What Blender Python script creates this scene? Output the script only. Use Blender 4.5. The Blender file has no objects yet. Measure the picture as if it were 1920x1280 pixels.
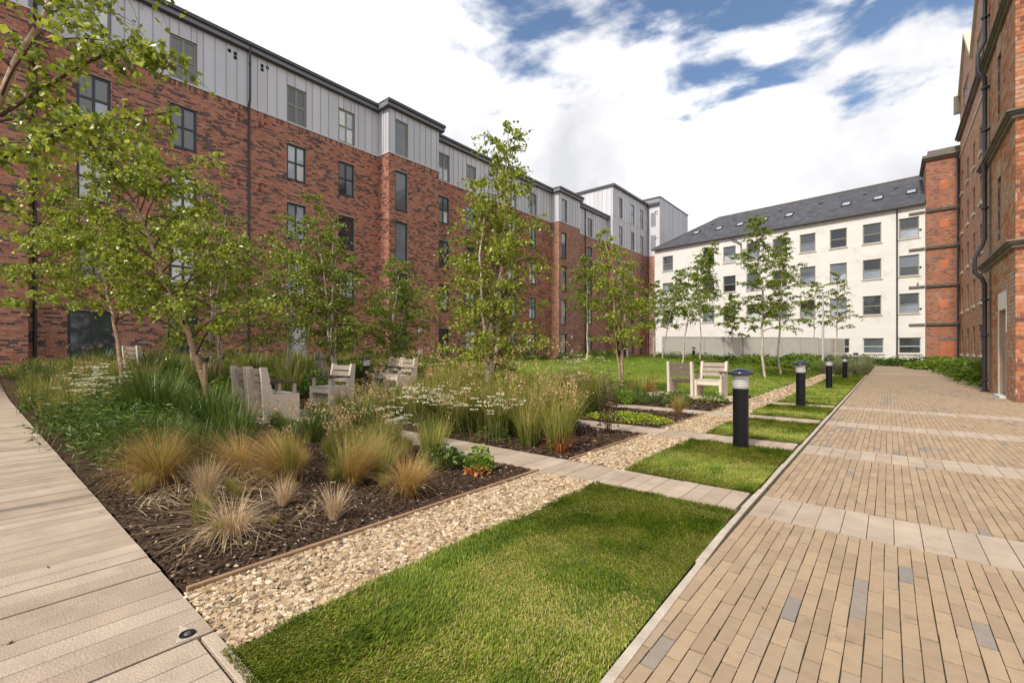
import bpy, math, random
import numpy as np
from mathutils import Vector
R = math.radians
S = bpy.context.scene
COL = S.collection
rng = np.random.default_rng(7)
random.seed(7)

# ------------------------------------------------------------------ camera, sky, sun, exposure
cam = bpy.data.cameras.new('camera'); cam.lens = 15.94; cam.sensor_width = 36
cam.shift_y = 18 / 1920; cam.clip_start = 0.05; cam.clip_end = 900
co = bpy.data.objects.new('camera', cam); COL.objects.link(co)
YAW = math.atan2(.6388, .7694)
co.location = (0, 0, 1.15); co.rotation_euler = (R(90), 0, YAW); S.camera = co

SUN_EL, SUN_AZ = R(50), R(181)     # azimuth measured clockwise from +Y: behind the camera
w = bpy.data.worlds.new('World'); S.world = w; w.use_nodes = True
nt = w.node_tree; N = nt.nodes; L = nt.links; N.clear()
def nd(t, **k):
    n = N.new(t)
    for a, b in k.items(): setattr(n, a, b)
    return n
sky = nd('ShaderNodeTexSky', sky_type='NISHITA', sun_disc=False, sun_elevation=SUN_EL, sun_rotation=SUN_AZ, air_density=1.0, dust_density=.6, ozone_density=2.0)
bs = nd('ShaderNodeBackground'); bs.inputs[1].default_value = 0.12
L.new(sky.outputs[0], bs.inputs[0])
tc = nd('ShaderNodeTexCoord'); sp = nd('ShaderNodeSeparateXYZ'); L.new(tc.outputs['Generated'], sp.inputs[0])
def wm(op, a, b=None, c=None):
    n = nd('ShaderNodeMath', operation=op)
    for i, x in enumerate((a, b, c)):
        if x is None: continue
        if isinstance(x, (int, float)): n.inputs[i].default_value = x
        else: L.new(x, n.inputs[i])
    return n.outputs[0]
zz = wm('MAXIMUM', sp.outputs[2], .06)
qx = wm('DIVIDE', sp.outputs[0], zz); qy = wm('DIVIDE', sp.outputs[1], zz)
cq = nd('ShaderNodeCombineXYZ'); L.new(qx, cq.inputs[0]); L.new(qy, cq.inputs[1])
# break in the clouds overhead
dx = wm('SUBTRACT', qx, .04); dy = wm('SUBTRACT', qy, .90)
dd = wm('SQRT', wm('ADD', wm('MULTIPLY', dx, dx), wm('MULTIPLY', dy, dy)))
n1 = nd('ShaderNodeTexNoise'); n1.inputs['Scale'].default_value = 2.4; n1.inputs['Detail'].default_value = 9; n1.inputs['Roughness'].default_value = .55; n1.inputs['Distortion'].default_value = .25
L.new(cq.outputs[0], n1.inputs['Vector'])
n2 = nd('ShaderNodeTexNoise'); n2.inputs['Scale'].default_value = 2.2; n2.inputs['Detail'].default_value = 5; n2.inputs['Roughness'].default_value = .55
L.new(tc.outputs['Generated'], n2.inputs['Vector'])
dens = wm('ADD', wm('MULTIPLY', wm('SUBTRACT', dd, .99), .85), wm('MULTIPLY', wm('SUBTRACT', n1.outputs[0], .48), 2.6))
mr = nd('ShaderNodeMapRange'); mr.inputs[1].default_value = -.20; mr.inputs[2].default_value = .20; mr.interpolation_type = 'SMOOTHSTEP'
L.new(dens, mr.inputs[0])
cr = nd('ShaderNodeValToRGB'); cr.color_ramp.elements[0].position = .40; cr.color_ramp.elements[0].color = (.60, .605, .635, 1)
cr.color_ramp.elements[1].position = .58; cr.color_ramp.elements[1].color = (.93, .925, .93, 1)
L.new(n2.outputs[0], cr.inputs[0])
bc = nd('ShaderNodeBackground'); bc.inputs[1].default_value = 0.93; L.new(cr.outputs[0], bc.inputs[0])
mx = nd('ShaderNodeMixShader'); L.new(mr.outputs[0], mx.inputs[0]); L.new(bs.outputs[0], mx.inputs[1]); L.new(bc.outputs[0], mx.inputs[2])
ow = nd('ShaderNodeOutputWorld'); L.new(mx.outputs[0], ow.inputs[0])

sl = bpy.data.lights.new('sun', 'SUN'); sl.energy = 2.9; sl.angle = R(6); sl.color = (1, .94, .84)
so = bpy.data.objects.new('sun', sl); COL.objects.link(so)
sd = Vector((math.sin(SUN_AZ) * math.cos(SUN_EL), math.cos(SUN_AZ) * math.cos(SUN_EL), math.sin(SUN_EL)))
so.rotation_euler = (-sd).to_track_quat('-Z', 'Y').to_euler(); so.location = (0, -10, 40)
S.view_settings.view_transform = 'Standard'; S.view_settings.look = 'None'
S.view_settings.exposure = 0.50; S.view_settings.gamma = 1; S.view_settings.use_curve_mapping = False
S.render.engine = 'CYCLES'
S.cycles.use_denoising = True
S.cycles.max_bounces = 6; S.cycles.transparent_max_bounces = 8; S.cycles.diffuse_bounces = 3

# ------------------------------------------------------------------ mesh building helpers
class MB:
    def __init__(s, frame=None):
        s.V = []; s.H = []; s.T = []; s.Q = []; s.TM = []; s.QM = []; s.TR = []; s.QR = []; s.n = 0
        s.f = frame
    def add(s, V, F, mat=0, r=0.0, h=None):
        V = np.asarray(V, float).reshape(-1, 3); F = np.asarray(F, np.int64)
        if s.f is not None:
            o, u, n = s.f
            V = np.array(o)[None] + V[:, :1] * np.array(u)[None] + V[:, 1:2] * np.array(n)[None] + V[:, 2:3] * np.array((0, 0, 1.0))[None]
        s.V.append(V); s.H.append(np.zeros(len(V)) if h is None else np.asarray(h, float).ravel())
        k = F.shape[1]
        rr = np.broadcast_to(np.asarray(r, float), (len(F),)); mm = np.broadcast_to(np.asarray(mat), (len(F),))
        (s.T if k == 3 else s.Q).append(F + s.n); (s.TM if k == 3 else s.QM).append(mm); (s.TR if k == 3 else s.QR).append(rr)
        s.n += len(V); return s
    BF = np.array([[0, 3, 2, 1], [4, 5, 6, 7], [0, 1, 5, 4], [1, 2, 6, 5], [2, 3, 7, 6], [3, 0, 4, 7]])
    def box(s, x0, x1, y0, y1, z0, z1, mat=0, r=0.0):
        return s.boxes(np.array([[x0, x1, y0, y1, z0, z1]], float), r, mat)
    def boxes(s, B, r=0.0, mat=0, faces=(0, 1, 2, 3, 4, 5)):
        B = np.asarray(B, float); m = len(B)
        if m == 0: return s
        x0, x1, y0, y1, z0, z1 = B.T
        V = np.stack([np.stack(c, 1) for c in ((x0, y0, z0), (x1, y0, z0), (x1, y1, z0), (x0, y1, z0), (x0, y0, z1), (x1, y0, z1), (x1, y1, z1), (x0, y1, z1))], 1)
        bf = s.BF[list(faces)]
        F = (bf[None] + (np.arange(m) * 8)[:, None, None]).reshape(-1, 4)
        return s.add(V.reshape(-1, 3), F, mat, np.repeat(np.broadcast_to(np.asarray(r, float), (m,)), len(bf)))
    def quad(s, a, b, c, d, mat=0, r=0.0): return s.add([a, b, c, d], [[0, 1, 2, 3]], mat, r)
    def prism(s, poly, x0, x1, mat=0, r=0.0):      # poly in (y,z), extruded along x
        n = len(poly); V = [(x0, y, z) for y, z in poly] + [(x1, y, z) for y, z in poly]
        F = [[i, (i + 1) % n, n + (i + 1) % n, n + i] for i in range(n)]
        s.add(V, F, mat, r)
        c0 = [[0, i + 1, i] for i in range(1, n - 1)]; c1 = [[n, n + i, n + i + 1] for i in range(1, n - 1)]
        return s.add(V, c0 + c1, mat, r)
    def tube(s, P, rad, n=6, mat=0, r=0.0, cap=True):
        P = np.asarray(P, float); m = len(P); rad = np.broadcast_to(np.asarray(rad, float), (m,))
        T = np.gradient(P, axis=0); T /= np.linalg.norm(T, axis=1)[:, None] + 1e-9
        ref = np.array([0, 0, 1.0]) if abs(T[0][2]) < .9 else np.array([1.0, 0, 0])
        A = np.cross(T, ref); A /= np.linalg.norm(A, axis=1)[:, None] + 1e-9; B = np.cross(T, A)
        a = np.arange(n) * 2 * math.pi / n
        V = P[:, None] + rad[:, None, None] * (np.cos(a)[None, :, None] * A[:, None] + np.sin(a)[None, :, None] * B[:, None])
        i = np.arange(m - 1)[:, None] * n; j = np.arange(n)[None]; j2 = (j + 1) % n
        F = np.stack([i + j, i + j2, i + n + j2, i + n + j], -1).reshape(-1, 4)
        s.add(V.reshape(-1, 3), F, mat, r)
        if cap and rad[-1] > .004:
            s.add(np.vstack([V[-1], P[-1:]]), [[k, (k + 1) % n, n] for k in range(n)], mat, r)
        return s
    def lathe(s, prof, c=(0, 0, 0), n=24, mat=0, r=0.0):
        prof = np.array(prof, float); m = len(prof); a = np.arange(n) * 2 * math.pi / n
        V = np.stack([prof[:, :1] * np.cos(a) + c[0], prof[:, :1] * np.sin(a) + c[1], np.repeat(prof[:, 1:2], n, 1) + c[2]], -1)
        i = np.arange(m - 1)[:, None] * n; j = np.arange(n)[None]; j2 = (j + 1) % n
        F = np.stack([i + j, i + j2, i + n + j2, i + n + j], -1).reshape(-1, 4)
        return s.add(V.reshape(-1, 3), F, mat, r)
    def mesh(s, name, mats, smooth=False):
        me = bpy.data.meshes.new(name)
        V = np.vstack(s.V); T = np.vstack(s.T) if s.T else np.zeros((0, 3), int); Q = np.vstack(s.Q) if s.Q else np.zeros((0, 4), int)
        me.vertices.add(len(V)); me.vertices.foreach_set('co', V.ravel())
        nl = T.size + Q.size; me.loops.add(nl); me.loops.foreach_set('vertex_index', np.concatenate([T.ravel(), Q.ravel()]).astype(np.int32))
        nf = len(T) + len(Q); me.polygons.add(nf)
        me.polygons.foreach_set('loop_start', np.concatenate([np.arange(len(T)) * 3, T.size + np.arange(len(Q)) * 4]).astype(np.int32))
        mi = np.concatenate([np.concatenate(s.TM) if s.TM else [], np.concatenate(s.QM) if s.QM else []]).astype(np.int32)
        rr = np.concatenate([np.concatenate(s.TR) if s.TR else [], np.concatenate(s.QR) if s.QR else []])
        for m in (mats if isinstance(mats, (list, tuple)) else [mats]): me.materials.append(m)
        me.polygons.foreach_set('material_index', mi)
        me.polygons.foreach_set('use_smooth', np.full(nf, smooth))
        me.update(calc_edges=True)
        a = me.attributes.new('v', 'FLOAT', 'FACE'); a.data.foreach_set('value', rr.astype(np.float32))
        H = np.concatenate(s.H)
        if H.any():
            a = me.attributes.new('h', 'FLOAT', 'POINT'); a.data.foreach_set('value', H.astype(np.float32))
        return me
    def build(s, name, mats, parent=None, smooth=False, kind=None, bevel=0):
        o = bpy.data.objects.new(name, s.mesh(name, mats, smooth)); COL.objects.link(o)
        if parent is not None: o.parent = parent
        if kind: o['kind'] = kind
        if bevel:
            b = o.modifiers.new('b', 'BEVEL'); b.width = bevel; b.segments = 2; b.limit_method = 'ANGLE'
        return o
def inst(me, name, loc=(0, 0, 0), rz=0, parent=None, sc=1, color=None):
    o = bpy.data.objects.new(name, me); COL.objects.link(o); o.location = loc; o.rotation_euler = (0, 0, rz)
    o.scale = (sc, sc, sc) if isinstance(sc, (int, float)) else sc
    if parent is not None: o.parent = parent
    if color is not None: o.color = (color, color, color, 1)
    return o
def tag(o, label, cat, group=None, kind=None):
    o['label'] = label; o['category'] = cat
    if group: o['group'] = group
    if kind: o['kind'] = kind
    return o
def thing(name, label, cat, loc=(0, 0, 0), rz=0, group=None):
    o = bpy.data.objects.new(name, None); COL.objects.link(o); o.location = loc; o.rotation_euler = (0, 0, rz); o.empty_display_size = .2
    return tag(o, label, cat, group)
def copy_tree(o, parent=None, **k):
    c = o.copy(); COL.objects.link(c)
    if parent is not None: c.parent = parent
    for ch in [x for x in ALLCH.get(o.name, [])]: copy_tree(ch, c)
    return c
ALLCH = {}
def index_children():
    ALLCH.clear()
    for o in bpy.data.objects:
        if o.parent: ALLCH.setdefault(o.parent.name, []).append(o)

# ------------------------------------------------------------------ materials
def mat(name, cols, src='v', rough=.8, noise=.25, nscale=3.0, bump=.0, bscale=60, spec=.5, metal=0, trans=0, hcols=None, stretch=None, pos=None, coat=0, dirt=None):
    """cols: list of linear colours ramped by src: 'v' face attribute, 'obj' object colour, 'n' noise"""
    m = bpy.data.materials.new(name); m.use_nodes = True; t = m.node_tree; n = t.nodes; l = t.links; n.clear()
    out = n.new('ShaderNodeOutputMaterial'); b = n.new('ShaderNodeBsdfPrincipled')
    geo = n.new('ShaderNodeNewGeometry')
    vec = geo.outputs['Position']
    if stretch:
        mp = n.new('ShaderNodeMapping'); mp.inputs['Scale'].default_value = stretch; l.new(vec, mp.inputs[0]); vec = mp.outputs[0]
    nz = n.new('ShaderNodeTexNoise'); nz.inputs['Scale'].default_value = nscale; nz.inputs['Detail'].default_value = 5; nz.inputs['Roughness'].default_value = .6; l.new(vec, nz.inputs['Vector'])
    if src == 'v':
        a = n.new('ShaderNodeAttribute'); a.attribute_name = 'v'; f = a.outputs['Fac']
    elif src == 'obj':
        a = n.new('ShaderNodeObjectInfo'); s_ = n.new('ShaderNodeSeparateColor'); l.new(a.outputs['Color'], s_.inputs[0]); f = s_.outputs[0]
    else:
        mrr = n.new('ShaderNodeMapRange'); mrr.inputs[1].default_value = .3; mrr.inputs[2].default_value = .7; l.new(nz.outputs[0], mrr.inputs[0]); f = mrr.outputs[0]
    rp = n.new('ShaderNodeValToRGB'); e = rp.color_ramp.elements
    k = len(cols)
    for i, c in enumerate(cols):
        p = pos[i] if pos else (i / (k - 1) if k > 1 else 0)
        if i < 2: e[i].position = p; e[i].color = (*c, 1)
        else: x = e.new(p); x.color = (*c, 1)
    if k == 1: e[1].color = (*cols[0], 1); e[0].color = (*cols[0], 1)
    l.new(f, rp.inputs[0]); c = rp.outputs[0]
    if hcols:
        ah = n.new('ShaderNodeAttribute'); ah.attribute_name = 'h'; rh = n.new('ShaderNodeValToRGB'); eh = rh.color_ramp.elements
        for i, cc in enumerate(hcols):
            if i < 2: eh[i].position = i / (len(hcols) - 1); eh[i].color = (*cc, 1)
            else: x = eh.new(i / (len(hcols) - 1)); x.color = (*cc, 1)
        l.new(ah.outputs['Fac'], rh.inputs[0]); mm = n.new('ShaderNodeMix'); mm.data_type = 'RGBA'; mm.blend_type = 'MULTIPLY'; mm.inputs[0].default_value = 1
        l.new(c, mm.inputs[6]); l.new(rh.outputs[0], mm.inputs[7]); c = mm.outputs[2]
    if noise and src != 'n':
        mr_ = n.new('ShaderNodeMapRange'); mr_.inputs[1].default_value = .25; mr_.inputs[2].default_value = .75
        mr_.inputs[3].default_value = 1 - noise; mr_.inputs[4].default_value = 1 + noise; l.new(nz.outputs[0], mr_.inputs[0])
        mm = n.new('ShaderNodeMix'); mm.data_type = 'RGBA'; mm.blend_type = 'MULTIPLY'; mm.inputs[0].default_value = 1; l.new(c, mm.inputs[6]); l.new(mr_.outputs[0], mm.inputs[7]); c = mm.outputs[2]
    if dirt:
        dcol, dsc, dlo, dhi = dirt
        dn = n.new('ShaderNodeTexNoise'); dn.inputs['Scale'].default_value = dsc; dn.inputs['Detail'].default_value = 8; dn.inputs['Roughness'].default_value = .7; l.new(geo.outputs['Position'], dn.inputs['Vector'])
        dm = n.new('ShaderNodeMapRange'); dm.inputs[1].default_value = dlo; dm.inputs[2].default_value = dhi; l.new(dn.outputs[0], dm.inputs[0])
        mm = n.new('ShaderNodeMix'); mm.data_type = 'RGBA'; l.new(dm.outputs[0], mm.inputs[0]); l.new(c, mm.inputs[6]); mm.inputs[7].default_value = (*dcol, 1); c = mm.outputs[2]
    l.new(c, b.inputs['Base Color']); b.inputs['Roughness'].default_value = rough; b.inputs['Metallic'].default_value = metal
    b.inputs['Specular IOR Level'].default_value = spec; b.inputs['Coat Weight'].default_value = coat
    if bump:
        bn = n.new('ShaderNodeTexNoise'); bn.inputs['Scale'].default_value = bscale; bn.inputs['Detail'].default_value = 4; l.new(vec, bn.inputs['Vector'])
        bp = n.new('ShaderNodeBump'); bp.inputs['Strength'].default_value = bump; bp.inputs['Distance'].default_value = .01; l.new(bn.outputs[0], bp.inputs['Height']); l.new(bp.outputs[0], b.inputs['Normal'])
    sh = b.outputs[0]
    if trans:
        tr = n.new('ShaderNodeBsdfTranslucent'); l.new(c, tr.inputs[0]); ms = n.new('ShaderNodeMixShader'); ms.inputs[0].default_value = trans
        l.new(sh, ms.inputs[1]); l.new(tr.outputs[0], ms.inputs[2]); sh = ms.outputs[0]
    l.new(sh, out.inputs[0]); m['t'] = 1
    return m
def brick_tex(name, c1, c2, mortar, bw=.225, bh=.075, dark=None, darkamt=.5, bumpd=.006, patch=None, patch_th=.6, ms=.010):
    m = bpy.data.materials.new(name); m.use_nodes = True; t = m.node_tree; n = t.nodes; l = t.links; n.clear()
    out = n.new('ShaderNodeOutputMaterial'); b = n.new('ShaderNodeBsdfPrincipled'); geo = n.new('ShaderNodeNewGeometry')
    sx = n.new('ShaderNodeSeparateXYZ'); l.new(geo.outputs['Position'], sx.inputs[0])
    ad = n.new('ShaderNodeMath'); l.new(sx.outputs[0], ad.inputs[0]); l.new(sx.outputs[1], ad.inputs[1])
    cb = n.new('ShaderNodeCombineXYZ'); l.new(ad.outputs[0], cb.inputs[0]); l.new(sx.outputs[2], cb.inputs[1])
    br = n.new('ShaderNodeTexBrick'); br.inputs['Scale'].default_value = 1; br.inputs['Brick Width'].default_value = bw; br.inputs['Row Height'].default_value = bh
    br.inputs['Mortar Size'].default_value = ms; br.inputs['Mortar Smooth'].default_value = .2; br.inputs['Bias'].default_value = 0
    br.inputs['Color1'].default_value = (*c1, 1); br.inputs['Color2'].default_value = (*c2, 1); br.inputs['Mortar'].default_value = (*mortar, 1); l.new(cb.outputs[0], br.inputs['Vector'])
    c = br.outputs['Color']
    def mixc(fac, a, bcol, mode='MIX'):
        mm = n.new('ShaderNodeMix'); mm.data_type = 'RGBA'; mm.blend_type = mode
        if isinstance(fac, float): mm.inputs[0].default_value = fac
        else: l.new(fac, mm.inputs[0])
        l.new(a, mm.inputs[6])
        if isinstance(bcol, tuple): mm.inputs[7].default_value = (*bcol, 1)
        else: l.new(bcol, mm.inputs[7])
        return mm.outputs[2]
    if dark:
        # per brick random darker bricks, gathered into long streaks
        b2 = n.new('ShaderNodeTexBrick'); b2.inputs['Scale'].default_value = 1; b2.inputs['Brick Width'].default_value = bw; b2.inputs['Row Height'].default_value = bh
        b2.inputs['Mortar Size'].default_value = ms; b2.inputs['Color1'].default_value = (0, 0, 0, 1); b2.inputs['Color2'].default_value = (1, 1, 1, 1); b2.inputs['Mortar'].default_value = (0, 0, 0, 1); l.new(cb.outputs[0], b2.inputs['Vector'])
        mp = n.new('ShaderNodeMapping'); mp.inputs['Scale'].default_value = (.7, 5, 1); l.new(cb.outputs[0], mp.inputs[0])
        nz = n.new('ShaderNodeTexNoise'); nz.inputs['Scale'].default_value = 1; nz.inputs['Detail'].default_value = 4; l.new(mp.outputs[0], nz.inputs['Vector'])
        m1 = n.new('ShaderNodeMath'); m1.operation = 'ADD'; l.new(b2.outputs['Color'], m1.inputs[0]); l.new(nz.outputs[0], m1.inputs[1])
        m2 = n.new('ShaderNodeMath'); m2.operation = 'GREATER_THAN'; l.new(m1.outputs[0], m2.inputs[0]); m2.inputs[1].default_value = 1.5 - darkamt
        m3 = n.new('ShaderNodeMath'); m3.operation = 'MULTIPLY'; l.new(m2.outputs[0], m3.inputs[0])
        iv = n.new('ShaderNodeMath'); iv.operation = 'SUBTRACT'; iv.inputs[0].default_value = 1; l.new(br.outputs['Fac'], iv.inputs[1]); l.new(iv.outputs[0], m3.inputs[1])
        c = mixc(m3.outputs[0], c, dark)
    nz = n.new('ShaderNodeTexNoise'); nz.inputs['Scale'].default_value = 1.3; nz.inputs['Detail'].default_value = 8; nz.inputs['Roughness'].default_value = .7; l.new(geo.outputs['Position'], nz.inputs['Vector'])
    mr_ = n.new('ShaderNodeMapRange'); mr_.inputs[1].default_value = .3; mr_.inputs[2].default_value = .7; mr_.inputs[3].default_value = .75; mr_.inputs[4].default_value = 1.25; l.new(nz.outputs[0], mr_.inputs[0])
    c = mixc(1.0, c, mr_.outputs[0], 'MULTIPLY')
    if patch:
        nz2 = n.new('ShaderNodeTexNoise'); nz2.inputs['Scale'].default_value = .9; nz2.inputs['Detail'].default_value = 9; nz2.inputs['Roughness'].default_value = .75; nz2.inputs['Distortion'].default_value = .6; l.new(geo.outputs['Position'], nz2.inputs['Vector'])
        pr = n.new('ShaderNodeMapRange'); pr.inputs[1].default_value = patch_th; pr.inputs[2].default_value = patch_th + .08; l.new(nz2.outputs[0], pr.inputs[0]); c = mixc(pr.outputs[0], c, patch)
    l.new(c, b.inputs['Base Color']); b.inputs['Roughness'].default_value = .9
    iv = n.new('ShaderNodeMath'); iv.operation = 'SUBTRACT'; iv.inputs[0].default_value = 1; l.new(br.outputs['Fac'], iv.inputs[1])
    bn = n.new('ShaderNodeTexNoise'); bn.inputs['Scale'].default_value = 25; l.new(geo.outputs['Position'], bn.inputs['Vector'])
    sm = n.new('ShaderNodeMath'); sm.operation = 'MULTIPLY_ADD'; l.new(bn.outputs[0], sm.inputs[0]); sm.inputs[1].default_value = .8; l.new(iv.outputs[0], sm.inputs[2])
    bp = n.new('ShaderNodeBump'); bp.inputs['Strength'].default_value = .8; bp.inputs['Distance'].default_value = bumpd; l.new(sm.outputs[0], bp.inputs['Height']); l.new(bp.outputs[0], b.inputs['Normal'])
    l.new(b.outputs[0], out.inputs[0]); return m

RED = [(.38, .135, .085), (.46, .18, .115), (.54, .25, .165), (.40, .175, .13), (.21, .105, .085), (.08, .055, .052)]
RPOS = [0, .3, .62, .72, .74, 1]
M = {}
M['brick'] = mat('brick', RED, 'v', .85, .22, 9, .5, 90, .3, pos=RPOS)
M['brick_o'] = mat('brick_piece', RED, 'obj', .85, .18, 9, .5, 90, .3, pos=RPOS)
M['mortar'] = mat('mortar', [(.46, .36, .30), (.56, .46, .40)], 'n', .95, 0, 5, .4, 80, .2)
M['brick_far'] = brick_tex('brick_far', (.41, .155, .09), (.52, .23, .14), (.42, .32, .27), dark=(.12, .07, .06), darkamt=.25)
M['clad'] = mat('zinc_cladding', [(.58, .575, .61), (.68, .67, .70)], 'obj', .55, .05, .6, .05, 20, .4, metal=.15)
M['seam'] = mat('zinc_seam', [(.30, .305, .33)], 'v', .5, .05, 1, 0, 20, .4, metal=.15)
M['capping'] = mat('pale_capping', [(.62, .62, .64)], 'v', .5, .05)
M['fascia'] = mat('grey_fascia', [(.22, .22, .26)], 'v', .45, .06, 1.5, 0, 20, .5, metal=.2)
M['gutter'] = mat('dark_gutter', [(.075, .072, .078)], 'v', .45, .15, 2)
M['pipe'] = mat('dark_pipe', [(.045, .047, .058)], 'v', .4, .1, 2)
M['frame_dark'] = mat('anthracite_frame', [(.038, .042, .05)], 'v', .45, .05)
M['frame_taupe'] = mat('taupe_frame', [(.30, .28, .225)], 'v', .5, .05)
M['frame_white'] = mat('white_frame', [(.62, .60, .56)], 'v', .5, .05)
M['stone_sill'] = mat('pale_sill', [(.58, .53, .46)], 'v', .85, .15, 6, .3, 50)
M['pane'] = mat('window_glass', [(.012, .016, .02), (.06, .07, .08), (.30, .36, .44), (.72, .74, .74)], 'obj', .06, .25, 1.2, .015, 1.5, 1.0, coat=.6)  # pale steps put blinds and reflected sky into the glass colour
M['paver'] = mat('buff_paver', [(.32, .23, .155), (.36, .262, .172), (.395, .288, .188), (.345, .26, .185), (.29, .235, .19), (.23, .208, .19)], 'v', .9, .10, 14, .35, 160, .25, pos=[0, .35, .7, .86, .88, 1], dirt=((.17, .125, .085), 3.0, .60, .76))
M['paver_o'] = mat('buff_paver_piece', [(.32, .23, .155), (.36, .262, .172), (.395, .288, .188), (.345, .26, .185), (.29, .235, .19), (.23, .208, .19)], 'obj', .9, .10, 14, .35, 160, .25, pos=[0, .35, .7, .86, .88, 1], dirt=((.17, .125, .085), 3.0, .60, .76))
M['slab'] = mat('plank_slab', [(.37, .285, .215), (.415, .325, .25), (.46, .37, .285)], 'obj', .9, .16, 4, .6, 110, .25, dirt=((.27, .20, .14), 2.2, .55, .8))
M['joint'] = mat('mossy_joint', [(.035, .04, .015), (.09, .075, .05), (.05, .04, .03)], 'n', 1, 0, 12, .5, 200, .1)
M['kerb'] = mat('pale_kerb', [(.40, .33, .26), (.54, .47, .39)], 'n', .9, 0, 9, .5, 80, .2)
M['soil'] = mat('dark_mulch', [(.022, .014, .010), (.06, .037, .024), (.10, .064, .04)], 'n', 1, 0, 30, 1.0, 120, .1)
M['chip'] = mat('bark_chip', [(.018, .011, .008), (.07, .042, .026), (.13, .078, .048), (.42, .33, .22)], 'v', .9, .2, 40, .3, 100, .2, pos=[0, .45, .93, 1])
M['stone'] = mat('gravel_stone', [(.11, .10, .10), (.24, .16, .09), (.39, .27, .15), (.50, .38, .245), (.66, .56, .42)], 'v', .8, .15, 60, .2, 200, .3, pos=[0, .07, .3, .7, 1])
M['gravel_base'] = mat('gravel_bed', [(.10, .07, .04), (.28, .20, .12)], 'n', .95, 0, 60, 1, 100, .2)
M['edging'] = mat('timber_edging', [(.25, .15, .08), (.33, .21, .12)], 'n', .8, 0, 14, .3, 60)
M['turf'] = mat('turf', [(.06, .07, .015), (.10, .12, .018), (.17, .15, .04)], 'n', .95, 0, 6, 1, 120, .1)
M['turf_far'] = mat('turf_far', [(.09, .16, .016), (.13, .21, .022), (.18, .24, .035)], 'n', .95, 0, 3.0, 1, 90, .1)
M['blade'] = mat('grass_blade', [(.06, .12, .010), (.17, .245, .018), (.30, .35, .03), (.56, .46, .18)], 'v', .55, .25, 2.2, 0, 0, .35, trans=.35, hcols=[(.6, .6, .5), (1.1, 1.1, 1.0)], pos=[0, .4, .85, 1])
M['leaf'] = mat('birch_leaf', [(.13, .18, .014), (.34, .41, .030), (.52, .55, .07), (.72, .64, .12)], 'v', .32, .2, 1.5, 0, 0, .7, trans=.45, pos=[0, .45, .9, 1])
M['leaf_dark'] = mat('dark_birch_leaf', [(.10, .15, .014), (.25, .32, .026), (.40, .46, .05), (.58, .55, .09)], 'v', .34, .2, 1.5, 0, 0, .7, trans=.42, pos=[0, .45, .9, 1])
M['bark'] = mat('pale_bark', [(.25, .16, .10), (.52, .44, .36), (.66, .60, .53)], 'n', .8, 0, 7, .4, 40, stretch=(1, 1, 3))
M['bark_tan'] = mat('tan_bark', [(.22, .12, .07), (.42, .27, .17), (.55, .40, .29)], 'n', .7, 0, 7, .4, 40, stretch=(1, 1, 3))
M['twig'] = mat('red_brown_twig', [(.075, .035, .022), (.13, .065, .04)], 'n', .6, 0, 5)
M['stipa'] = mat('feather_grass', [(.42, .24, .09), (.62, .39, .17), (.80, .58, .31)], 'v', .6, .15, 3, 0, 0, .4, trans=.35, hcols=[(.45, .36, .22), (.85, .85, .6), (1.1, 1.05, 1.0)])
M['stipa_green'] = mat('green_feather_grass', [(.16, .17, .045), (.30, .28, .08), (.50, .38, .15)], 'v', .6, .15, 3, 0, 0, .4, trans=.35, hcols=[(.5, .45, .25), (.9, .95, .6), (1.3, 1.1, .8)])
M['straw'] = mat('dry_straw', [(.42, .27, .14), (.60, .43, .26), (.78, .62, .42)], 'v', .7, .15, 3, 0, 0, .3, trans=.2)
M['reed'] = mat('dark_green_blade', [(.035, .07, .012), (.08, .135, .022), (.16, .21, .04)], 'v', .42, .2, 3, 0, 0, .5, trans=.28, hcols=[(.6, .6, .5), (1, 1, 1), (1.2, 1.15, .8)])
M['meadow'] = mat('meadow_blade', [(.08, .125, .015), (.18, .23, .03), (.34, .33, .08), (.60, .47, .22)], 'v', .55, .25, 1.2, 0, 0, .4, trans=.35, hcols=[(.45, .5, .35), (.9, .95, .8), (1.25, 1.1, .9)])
M['herb'] = mat('herb_leaf', [(.045, .085, .012), (.10, .165, .02), (.18, .25, .04)], 'v', .5, .25, 2, 0, 0, .5, trans=.28)
M['fern'] = mat('bright_leaf', [(.08, .15, .012), (.18, .28, .02), (.30, .40, .035)], 'v', .5, .25, 2, 0, 0, .5, trans=.3)
M['lime'] = mat('lime_leaf', [(.18, .24, .015), (.36, .42, .03), (.50, .52, .05)], 'v', .55, .2, 4, 0, 0, .4, trans=.3)
M['silver'] = mat('silver_leaf', [(.16, .22, .17), (.34, .40, .35), (.5, .55, .5)], 'v', .6, .2, 4)
M['purple'] = mat('purple_leaf', [(.03, .015, .015), (.08, .035, .03), (.13, .07, .05)], 'v', .5, .2, 4, trans=.2)
M['rust'] = mat('rust_leaf', [(.30, .07, .02), (.48, .17, .05), (.58, .30, .12)], 'v', .6, .2, 4, trans=.25)
M['cream'] = mat('cream_flower', [(.55, .52, .32), (.72, .70, .52), (.82, .80, .68)], 'v', .7, .1, 4, trans=.2)
M['seed'] = mat('beige_seed_head', [(.40, .24, .10), (.58, .38, .19), (.70, .52, .30)], 'v', .8, .15, 4, trans=.2)
M['stem'] = mat('green_stem', [(.12, .14, .03), (.22, .20, .06)], 'v', .6, .2)
M['lavender'] = mat('lavender_spike', [(.16, .13, .16), (.20, .24, .08), (.24, .28, .08)], 'v', .6, .2, 4)
M['white_wall'] = mat('white_painted_wall', [(.76, .74, .70), (.83, .81, .78)], 'n', .85, 0, .8, .9, 3.2, .3, stretch=(1, 1, 2.2), dirt=((.50, .43, .36), .9, .55, .9))
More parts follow.
